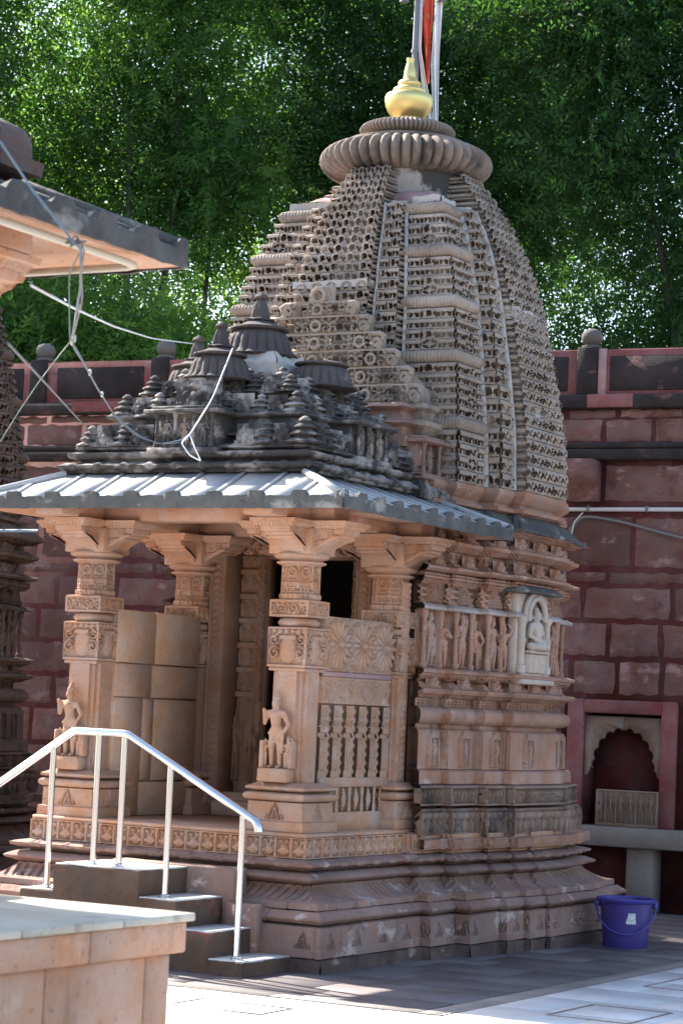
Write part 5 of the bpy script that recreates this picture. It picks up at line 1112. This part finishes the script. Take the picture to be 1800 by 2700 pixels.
for x, zb in ((-1.60, .382), (-1.285, .538), (-1.107, .538), (-.785, .387), (-.295, .085), (-2.08, .085)):
    zt = np.interp(x, [p[0] for p in top], [p[1] for p in top]); obj('rail_post', MB().tube([(x, RY, zb), (x, RY, zt)], .0180, 14), 'steel', rail, smooth=50); inst('floor_flange', FL, rail, (x, RY, zb))
# ------------------------------------------------------------------ bucket
BX, BYY = .56, 3.15
bk = tag(empty('bucket', (BX, BYY, 0)), 'purple plastic bucket with a torn pale sticker standing on the paving', 'bucket')
obj('bucket_body', MB().lathe((BX, BYY, 0), [(.125, .004), (.140, .0), (.146, .012), (.150, .06), (.165, .20), (.176, .310), (.172, .310), (.160, .20), (.143, .05), (.13, .03), (.01, .028)], 48, cap=False), 'bucket_purple', bk, smooth=50)
obj('bucket_rim', MB().lathe((BX, BYY, .300), [(.172, .0), (.184, -.006), (.197, .004), (.200, .018), (.192, .026), (.175, .024), (.170, .012)], 48, cap=False), 'bucket_rim', bk, smooth=50)
va = math.atan2(-11.99 - BYY, 6.65 - BX); sx_, sy_ = -math.sin(va), math.cos(va)
hp = [(BX + .198 * math.cos(t) * sx_ + .17 * math.sin(t) * math.cos(va), BYY + .198 * math.cos(t) * sy_ + .17 * math.sin(t) * math.sin(va), .285 - .19 * math.sin(t)) for t in np.linspace(0, math.pi, 32)]
obj('bucket_handle', MB().tube(hp, .0065, 8), 'bucket_rim', bk, smooth=50)
for sg in (1, -1): obj('handle_lug', MB().box(BX + sg * .19 * sx_ - .018, BX + sg * .19 * sx_ + .018, BYY + sg * .19 * sy_ - .018, BYY + sg * .19 * sy_ + .018, .262, .306, .004), 'bucket_rim', bk)
st = []
for zz in np.linspace(.165, .235, 12):
    st.append([(BX + (.1555 + zz * .069) * math.cos(va + a), BYY + (.1555 + zz * .069) * math.sin(va + a), zz + .004 * math.sin(a * 60)) for a in np.linspace(.0 + .10 * (zz - .165) / .07, .42 - .05 * (zz - .165) / .07, 16) + .01 * math.sin(zz * 400)])
obj('bucket_sticker', MB().grid(np.array(st)), 'sticker', bk)
# ------------------------------------------------------------------ flag pole and flag
FPX, FPY = X0 - .030, YC + .13
fp = tag(obj('flag_pole', MB().lathe((FPX, FPY, 5.45), [(.026, 0), (.026, .80), (.034, .805), (.034, .83), (.026, .835), (.024, 1.20), (.036, 1.205), (.038, 1.225), (.024, 1.24), (.022, 2.6)], 16), 'pole_metal', smooth=40), 'grey ringed metal flag pole behind the golden pot', 'flag pole')
for k, (dx, dy) in enumerate(((-.10, -.02), (.16, .06), (-.02, .12))):
    z = 6.64; b = obj('pole_bell', MB().lathe((FPX + dx, FPY + dy, z), [(.036, 0), (.034, .008), (.024, .030), (.018, .048), (.006, .056)], 16), 'pole_metal', fp, smooth=50); obj('bell_arm', MB().tube([(FPX, FPY, z + .075), (FPX + dx, FPY + dy, z + .075), (FPX + dx, FPY + dy, z + .05)], .005, 6), 'pole_metal', fp)
def cloth(lefts, rights, zs, nx=22, fold=.018):
    G = []
    for l, r, z in zip(lefts, rights, zs):
        t = np.linspace(0, 1, nx); G.append(np.stack([FPX + (l + (r - l) * t) * .9, FPY + .01 + (l + (r - l) * t) * .42 + fold * np.sin(t * 11 + z * 3), np.full(nx, z)], 1))
    return np.array(G)
zs = np.linspace(5.72, 7.6, 60); f = (zs - 5.72) / .9
fl_ = tag(empty('flag', (FPX + .08, FPY + .03, 5.72)), 'long white temple flag with a red stripe hanging beside the pole', 'flag')
obj('white_cloth', MB().grid(cloth(.112 + .045 * np.clip(1 - f * 2, 0, 1), .178 + .004 * np.sin(zs * 4), zs)), 'flag_white', fl_, smooth=60)
obj('white_edge', MB().grid(cloth(.028 + .085 * np.clip(1 - f * 1.6, 0, 1), .045 + .12 * np.clip(1 - f * 1.6, 0, 1), zs) + np.array([.0, -.03, 0])), 'flag_white', fl_, smooth=60)
zr = np.linspace(6.03, 7.6, 50); fr_ = np.clip((zr - 6.03) / .45, 0, 1)
obj('red_stripe', MB().grid(cloth(.102 - .056 * fr_, .106 + .018 * fr_, zr, 12) + np.array([0, -.022, 0])), 'flag_red', fl_, smooth=60)
th = np.linspace(0, 2 * math.pi, 20)
em = MB(); cx, cz = .088, 6.52
em.tube([(FPX + (cx + .016 * math.cos(a)) * .9, FPY - .032 + cx * .42, cz + .016 * math.sin(a)) for a in th], .0022, 5)
for a in np.linspace(0, 2 * math.pi, 8, endpoint=False): em.tube([(FPX + (cx + .016 * math.cos(a)) * .9, FPY - .032 + cx * .42, cz + .016 * math.sin(a)), (FPX + (cx + .022 * math.cos(a)) * .9, FPY - .032 + cx * .42, cz + .022 * math.sin(a))], .003, 4)
em.tube([(FPX + (cx + .007 * math.cos(a)) * .9, FPY - .032 + cx * .42, cz + .007 * math.sin(a)) for a in th], .0022, 5)
obj('flag_emblem', em, 'flag_gold', fl_)
# ------------------------------------------------------------------ neighbouring shrine at the back left: same design, seen only at its near corner
nb_ = tag(empty('neighbour_shrine', (X0 - 4.7, 2.9, 0)), 'dark weathered shrine with shade put into its stone colour at the left edge behind the porch', 'temple')
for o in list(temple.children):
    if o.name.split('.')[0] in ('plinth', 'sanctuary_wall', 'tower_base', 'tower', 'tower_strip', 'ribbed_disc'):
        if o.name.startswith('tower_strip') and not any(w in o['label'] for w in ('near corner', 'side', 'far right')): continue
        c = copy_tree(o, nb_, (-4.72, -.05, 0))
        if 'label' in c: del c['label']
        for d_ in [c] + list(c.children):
            for sl_ in d_.material_slots: sl_.link = 'OBJECT'; sl_.material = MATS['shaded_old_stone']
obj('shrine_roof', MB().box(X0 - 4.72 - .6, X0 - 4.72 + .6, 2.4, 3.6, 2.5, 4.9), 'tower_stone', nb_)
# ------------------------------------------------------------------ the shrine in front on the left: eave corner, pillar head and platform
fs = tag(empty('front_shrine', (1.4, -7.4, 0)), 'near shrine with a ribbed eave corner and marble topped sandstone platform on the left', 'temple')
FX, FY = 2.760, -6.004
porch_roof(fs, FX - 2.62, FX, FY - 2.30, FY, FX - 2.20, FX - .42, FY - 1.95, FY - .36, 2.787, 3.005, .058, .21, .207, ('eave_stone', 'eave_stone', 'fore_stone'))
pillar(fs, (FX - .60, FY - .565), .150, statue=False, res=1.3, mat='fore_stone', seed=90)
for k4 in range(4): obj('lower_bracket', bracket_arm((FX - .60, FY - .565), k4 * math.pi / 2, 2.43, .235, .17), 'fore_stone', fs, smooth=40)
pillar(fs, (FX - 2.05, FY - .565), .150, statue=False, res=2.5, mat='fore_stone', seed=95)
obj('eave_beam', MB().box(FX - 2.3, FX - .22, FY - .67, FY - .46, 2.755, 2.86, .006).box(FX - .70, FX - .50, FY - 2.2, FY - .20, 2.757, 2.858, .006), 'fore_stone', fs)
obj('porch_ceiling', MB().box(FX - 2.5, FX - .1, FY - 2.2, FY - .1, 2.845, 2.87), 'fore_stone', fs)
obj('roof_mass', MB().band([(FX - 2.2, FY - 1.95), (FX - .42, FY - 1.95), (FX - .42, FY - .36), (FX - 2.2, FY - .36)], [(2.86, 0), (2.99, .0), (3.0, .02), (3.03, .03), (3.05, .03), (3.07, -.06), (3.10, -.08), (3.2, -.3), (3.5, -.6)], nodisp, du=.03, dt=.03, vis=lambda i: 2, er=.004, caps=True), 'fore_dark', fs, smooth=50)
ob_ = MB().band([(FX - .50, FY - .62), (FX - .235, FY - .62), (FX - .235, FY - .42), (FX - .50, FY - .42)], [(2.985, -.03), (2.99, .0), (3.03, .005), (3.035, -.02), (3.10, -.025), (3.125, -.04), (3.14, -.07), (3.15, -.09)], nodisp, du=.02, dt=.02, vis=lambda i: 2, er=.003, caps=True)
obj('roof_ornament', ob_, 'fore_dark', fs, smooth=50)
obj('ornament_scroll', MB().tube([(FX - .30 + .04 * (1 - .7 * t) * math.cos(t * 9), FY - .625, 3.085 + .045 * (1 - .7 * t) * math.sin(t * 9)) for t in np.linspace(0, 1, 30)], .009, 6), 'fore_dark', fs, smooth=60)
GX, GYY, GZ = 3.165, -6.41, .931                                # platform, back right corner
pf = obj('platform', MB().box(GX - 3.2, GX - .055, GYY - 3.2, GYY - .06, 0, .80), 'fore_stone', fs)
for y0, y1 in ((GYY - .34, GYY), (GYY - .78, GYY - .346), (GYY - 1.3, GYY - .786), (GYY - 2.2, GYY - 1.306), (GYY - 3.2, GYY - 2.206)):
    obj('marble_top', MB().box(GX - 1.1, GX, y0, y1, GZ - .021, GZ, .003), 'marble_edge', pf)
for y0, y1 in ((GYY - .8, GYY), (GYY - 1.6, GYY - .804), (GYY - 3.2, GYY - 1.604)): obj('marble_top', MB().box(GX - 3.2, GX - 1.104, y0, y1, GZ - .020, GZ, .003), 'marble', pf)
for y0, y1 in ((GYY - .47, GYY - .02), (GYY - 1.3, GYY - .474), (GYY - 3.2, GYY - 1.304)): obj('string_course', MB().box(GX - .15, GX - .012, y0, y1, .826, GZ - .022, .006), 'fore_stone', pf)
for y0, y1 in ((GYY - .17, GYY - .055), (GYY - .62, GYY - .174), (GYY - 1.5, GYY - .624), (GYY - 3.2, GYY - 1.504)): obj('face_slab', MB().box(GX - .12, GX - .04, y0, y1, 0, .823, .005), 'fore_stone', pf)
obj('back_slab', MB().box(GX - 3.2, GX - .05, GYY - .12, GYY - .055, 0, .82, .005).box(GX - 3.2, GX - .02, GYY - .12, GYY - .022, .826, GZ - .022, .005), 'fore_stone', pf)
pipe = MB().tube(smooth_path([(FX - .06, FY - 1.1, 2.772), (FX - .06, FY - .22, 2.772), (FX - .07, FY - .165, 2.772), (FX - .10, FY - .15, 2.772), (FX - .60, FY - .15, 2.772)], 60), .012, 8)
tag(obj('eave_pipe', pipe, 'pvc', smooth=60), 'cream plastic pipe bent under the near eave corner', 'pipe')
# ------------------------------------------------------------------ cables strung between the shrines
def cable(name, pts, r, mat, label, cat='cable', n=90):
    return tag(obj(name, MB().tube(smooth_path(pts, n), r, 6), mat, smooth=60), label, cat)
cable('cable_bundle', [(2.914, -7.133, 2.904), (2.876, -6.94, 2.827), (2.872, -6.739, 2.727)], .0036, 'cable_blue', 'taut blue cable crossing over the near ribbed eave', n=30)
DR = [(2.872, -6.739, 2.727), (2.823, -6.628, 2.727), (2.719, -6.478, 2.713), (2.488, -6.148, 2.716), (2.422, -6.067, 2.687), (2.236, -5.821, 2.64), (2.172, -5.741, 2.63), (1.793, -5.153, 2.682), (0.927, -3.807, 2.784), (0.279, -2.797, 2.87), (-0.256, -1.953, 2.933), (-1.103, -0.481, 3.023), (-1.208, -0.079, 3.012), (-1.089, -0.016, 3.045), (-1.054, 0.0, 3.078)]
hc = cable('hanging_cable', DR, .0040, 'cable_blue', 'blue grey taped cable hanging from the near eave to the porch roof niche', n=120)
obj('cable_twin', MB().tube(smooth_path([(x + .012, y - .006 + .01 * math.sin(i * 2.1), z - .012 + .012 * math.sin(i * 1.7)) for i, (x, y, z) in enumerate(DR)], 120), .0028, 6), 'cable_grey', hc, smooth=60)
for p in ((2.40, -6.03, 2.679), (2.20, -5.77, 2.634), (2.172, -5.741, 2.63), (1.36, -4.48, 2.735), (.6, -3.3, 2.83)): obj('tape_wrap', MB().lathe((p[0] + .004, p[1], p[2] - .012), [(.0045, 0), (.0055, .006), (.0055, .018), (.0045, .024)], 8), 'cable_white', hc)
cable('white_cable', [(2.656, -6.62, 2.634), (1.715, -5.098, 2.865), (0.537, -3.141, 3.161), (-0.529, -1.234, 3.444), (-1.571, 0.797, 3.766)], .0042, 'cable_white', 'sagging white cable from the near shrine to the bell finials')
cable('looped_cable', [(-0.982, 0.331, 3.648), (-0.984, 0.132, 3.312), (-1.046, 0.004, 3.083), (-1.066, -0.059, 3.022), (-0.996, -0.07, 2.947), (-0.937, -0.034, 2.914), (-0.966, -0.057, 2.982), (-1.05, 0.002, 3.081)], .0045, 'cable_white', 'white cable from a bell finial knotted in a loop before the roof niche')
cable('grey_cable', [(2.721, -6.796, 2.441), (1.32, -4.726, 2.675), (-1.735, -0.035, 3.096)], .0042, 'cable_grey', 'taut grey cable running down to the left corner of the porch roof')
cable('green_wire', [(2.82, -6.62, 2.727), (2.457, -6.169, 2.76), (2.226, -5.828, 2.651), (2.17, -5.742, 2.63), (1.844, -5.351, 2.653), (1.01, -4.329, 2.724), (0.464, -3.712, 2.703), (-0.032, -3.178, 2.643)], .0022, 'cable_green', 'thin dark green wire drooping out of the picture on the left')
cable('blue_pipe', [(-5.0, .45, 2.535), (-3.6, .52, 2.54), (-2.55, .60, 2.551)], .011, 'cable_blue', 'thin pale blue pipe running left from the porch eave', 'pipe')
obj('tangle', MB().tube(smooth_path([(2.84 + .03 * math.sin(k * 1.9), -6.68 + .035 * math.cos(k * 2.3), 2.735 + .02 * math.sin(k * 2.9)) for k in range(16)], 90), .0022, 5), 'cable_grey', hc)

# ------------------------------------------------------------------ trees beyond the wall
def tree(label, lat, dep, lobes, nspray, mat, seed, trunk_r=.22):
    r = np.random.default_rng(seed); bx = 6.649 + rt0[0] * lat + fwh[0] * dep; by = -11.987 + rt0[1] * lat + fwh[1] * dep
    t = tag(empty('neem_tree', (bx, by, 0)), label, 'tree', 'trees beyond the compound wall')
    at = lambda l, d, z: np.array([bx + rt0[0] * l + fwh[0] * d, by + rt0[1] * l + fwh[1] * d, z])
    mb = MB(); fork = at(.1, 0, 3.2); P = [at(0, 0, -.1), at(.08, .05, 1.6), fork]; mb.tube(smooth_path(P, 14), np.linspace(trunk_r * 1.25, trunk_r * .85, 14), 10)
    C_ = []; W = []
    for l, d, z, rl, rd_, rz in lobes:
        e = at(l, d, z); m = (fork + e) / 2 + r.normal(size=3) * .25; pts = smooth_path([fork, m, e], 16)
        if abs(l) < 1.3 and dep < 30: mb.tube(pts, np.linspace(trunk_r * .30, .015, 16), 7)
        for q in range(0):
            a = pts[7 + q]; b = a + (e - a) * .5 + (r.normal(size=3) * .32) * np.array([rl, rl, rz]); c = (a + b) / 2 + r.normal(size=3) * .22; mb.tube(smooth_path([a, c, b], 8), np.linspace(.022, .006, 8), 5)
        k = max(6, int(26 * rl * rz)); v = r.normal(size=(k, 3)); v /= np.linalg.norm(v, axis=1)[:, None]; rad = r.random(k) ** .45
        cc = e + (v[:, :1] * rl * rad[:, None]) * rt0 + (v[:, 1:2] * rd_ * rad[:, None]) * fwh + np.array([0, 0, 1]) * (v[:, 2:3] * rz * rad[:, None]); C_.append(cc); W.append(np.full(k, 1.0))
    obj('trunk', mb, 'bark', t, smooth=60)
    C_ = np.concatenate(C_); k = r.integers(0, len(C_), nspray); base = C_[k] + r.normal(size=(nspray, 3)) * np.array([.30, .30, .22])
    out = base - C_[k]; d = out / (np.linalg.norm(out, axis=1)[:, None] + 1e-6) + r.normal(size=(nspray, 3)) * .6 + np.array([0, 0, -.55]); d /= np.linalg.norm(d, axis=1)[:, None]
    side = np.cross(d, r.normal(size=(nspray, 3))); side /= np.linalg.norm(side, axis=1)[:, None] + 1e-9; nrm = np.cross(d, side)
    nl = 8; ln = .26 + .10 * r.random(nspray); V = []
    for q in range(nl):
        s = 1 if q % 2 == 0 else -1; tt = (q + 1.0) / nl; o = base + d * (ln * tt)[:, None]
        if q == nl - 1: dr = d
        else: dr = d * .55 + side * s * .85 + nrm * (.25 * r.normal(size=(nspray, 1))); dr = dr / np.linalg.norm(dr, axis=1)[:, None]
        L = (.105 * (1 - .25 * tt) * (0.8 + .5 * r.random(nspray)))[:, None]; wv = np.cross(dr, nrm + .5 * r.normal(size=(nspray, 3))); wv /= np.linalg.norm(wv, axis=1)[:, None] + 1e-9; w = L * .17
        V.append(np.stack([o + dr * L * .12 + wv * w * 1.1, o + dr * L, o + dr * L * .12 - wv * w * 1.1], 1))
    V = np.concatenate(V); n = len(V); lm = MB().add(V.reshape(-1, 3), None, np.arange(n * 3).reshape(n, 3)); c = obj('crown', lm, mat, t)
    lv = ['leaf_dark', 'leaf_mid', 'leaf_bright']; i0 = lv.index(mat); alt = [mat, lv[min(i0 + 1, 2)], lv[max(i0 - 1, 0)]]
    for a_ in alt[1:]: c.data.materials.append(MATS[a_])
    cl = r.random(len(C_)); mi = np.where(cl < .5, 0, np.where(cl < .82, 1, 2))[k]; c.data.polygons.foreach_set('material_index', np.tile(mi, nl).astype(np.int32))  # lighter and darker leaf colours per clump paint sunlit and shaded foliage
    return t
tree('broad dark neem tree filling the sky behind the golden pot', .4, 27.5, [(-.6, 0, 8.3, 1.7, 1.0, 1.5), (1.0, .3, 9.6, 1.6, 1.0, 1.4), (0, .2, 6.2, 1.5, .9, 1.0), (-1.4, .4, 10.3, 1.5, 1.0, 1.0), (1.3, -.3, 7.2, 1.2, .9, 1.1)], 13357, 'leaf_dark', 1, .26)
tree('dark neem tree with a leaning limb behind the right side of the tower', 3.9, 25.5, [(-.9, 0, 8.0, 1.4, .9, 1.4), (.6, .2, 6.4, 1.4, .9, 1.2), (.9, 0, 8.8, 1.3, .9, 1.3), (-.6, .3, 5.3, 1.3, .8, .8), (-1.6, .2, 9.6, 1.2, .9, 1.0), (.2, .3, 10.2, 1.4, .9, .9)], 14788, 'leaf_dark', 2, .24)
tree('neem tree with loose sunlit sprays left of the golden pot', -2.6, 26.5, [(0, 0, 8.6, 1.5, .9, 1.5), (-1.2, .3, 7.0, 1.3, .9, 1.1), (1.0, .2, 7.0, 1.2, .9, 1.2), (.5, 0, 10.2, 1.5, .9, 1.0), (0, .3, 5.4, 1.3, .8, .8)], 12403, 'leaf_mid', 3, .2)
tree('bright green neem tree above the near eave at the left edge', -5.3, 25.5, [(0, 0, 8.2, 1.5, .9, 1.3), (.8, .3, 6.6, 1.1, .8, 1.1), (-.9, 0, 6.6, 1.2, .8, 1.1), (.6, 0, 9.7, 1.4, .9, 1.0), (1.2, .2, 5.4, .9, .7, .7)], 11449, 'leaf_mid', 4, .2)
tree('low yellow green tree just over the parapet on the left', -3.2, 24.2, [(.3, 0, 4.95, 1.1, .7, .75), (-.9, .2, 5.2, .8, .6, .7), (1.4, .3, 5.0, .7, .6, .6)], 5485, 'leaf_bright', 5, .12)
tree('young bright tree at the far left beyond the neighbouring tower', -5.4, 23.6, [(.9, 0, 5.0, .8, .6, .8), (.1, .3, 5.3, .8, .6, .7)], 3577, 'leaf_bright', 6, .1)
tree('far hazy neem tree showing between the nearer crowns', -1.0, 32.0, [(-2.6, 0, 8.5, 2.0, 1.0, 2.2), (0, 0, 9.0, 2.0, 1.0, 2.4), (2.6, 0, 8.0, 2.0, 1.0, 2.2), (-4.6, 0, 8.0, 1.8, 1.0, 2.0), (1.2, .4, 11.3, 2.2, 1.0, 1.2)], 10017, 'leaf_mid', 7, .3)
tree('far dark tree at the right edge behind the leaning limb', 3.6, 33.0, [(-1.0, 0, 9.0, 1.8, 1.0, 2.4), (1.6, 0, 8.0, 1.8, 1.0, 2.2), (0, 0, 11.6, 2.2, 1.0, 1.2)], 8109, 'leaf_dark', 8, .3)
# house glimpsed through the leaves
def hb(l0, l1, d0, d1, z0, z1):
    m = MB().box(l0, l1, d0, d1, z0, z1, .01); V = np.concatenate(m.v); m.v = [np.array([6.649, -11.987, 0]) + V[:, :1] * rt0 + V[:, 1:2] * fwh + V[:, 2:] * np.array([0, 0, 1.0])]; return m
hs = tag(obj('distant_house', hb(-6.2, -2.2, 36, 40, 0, 5.9), 'far_wall'), 'pale plastered house glimpsed through leaves at the left', 'house')
obj('pink_wing', hb(-4.3, -2.2, 35.6, 35.99, 0, 5.2), 'far_pink', hs); obj('roof_edge', hb(-6.4, -2.0, 35.7, 40.2, 5.9, 6.05), 'far_wall', hs)
for l in (-5.6, -4.9): obj('window', hb(l, l + .4, 35.95, 36.02, 4.4, 5.2), 'dark_room', hs)
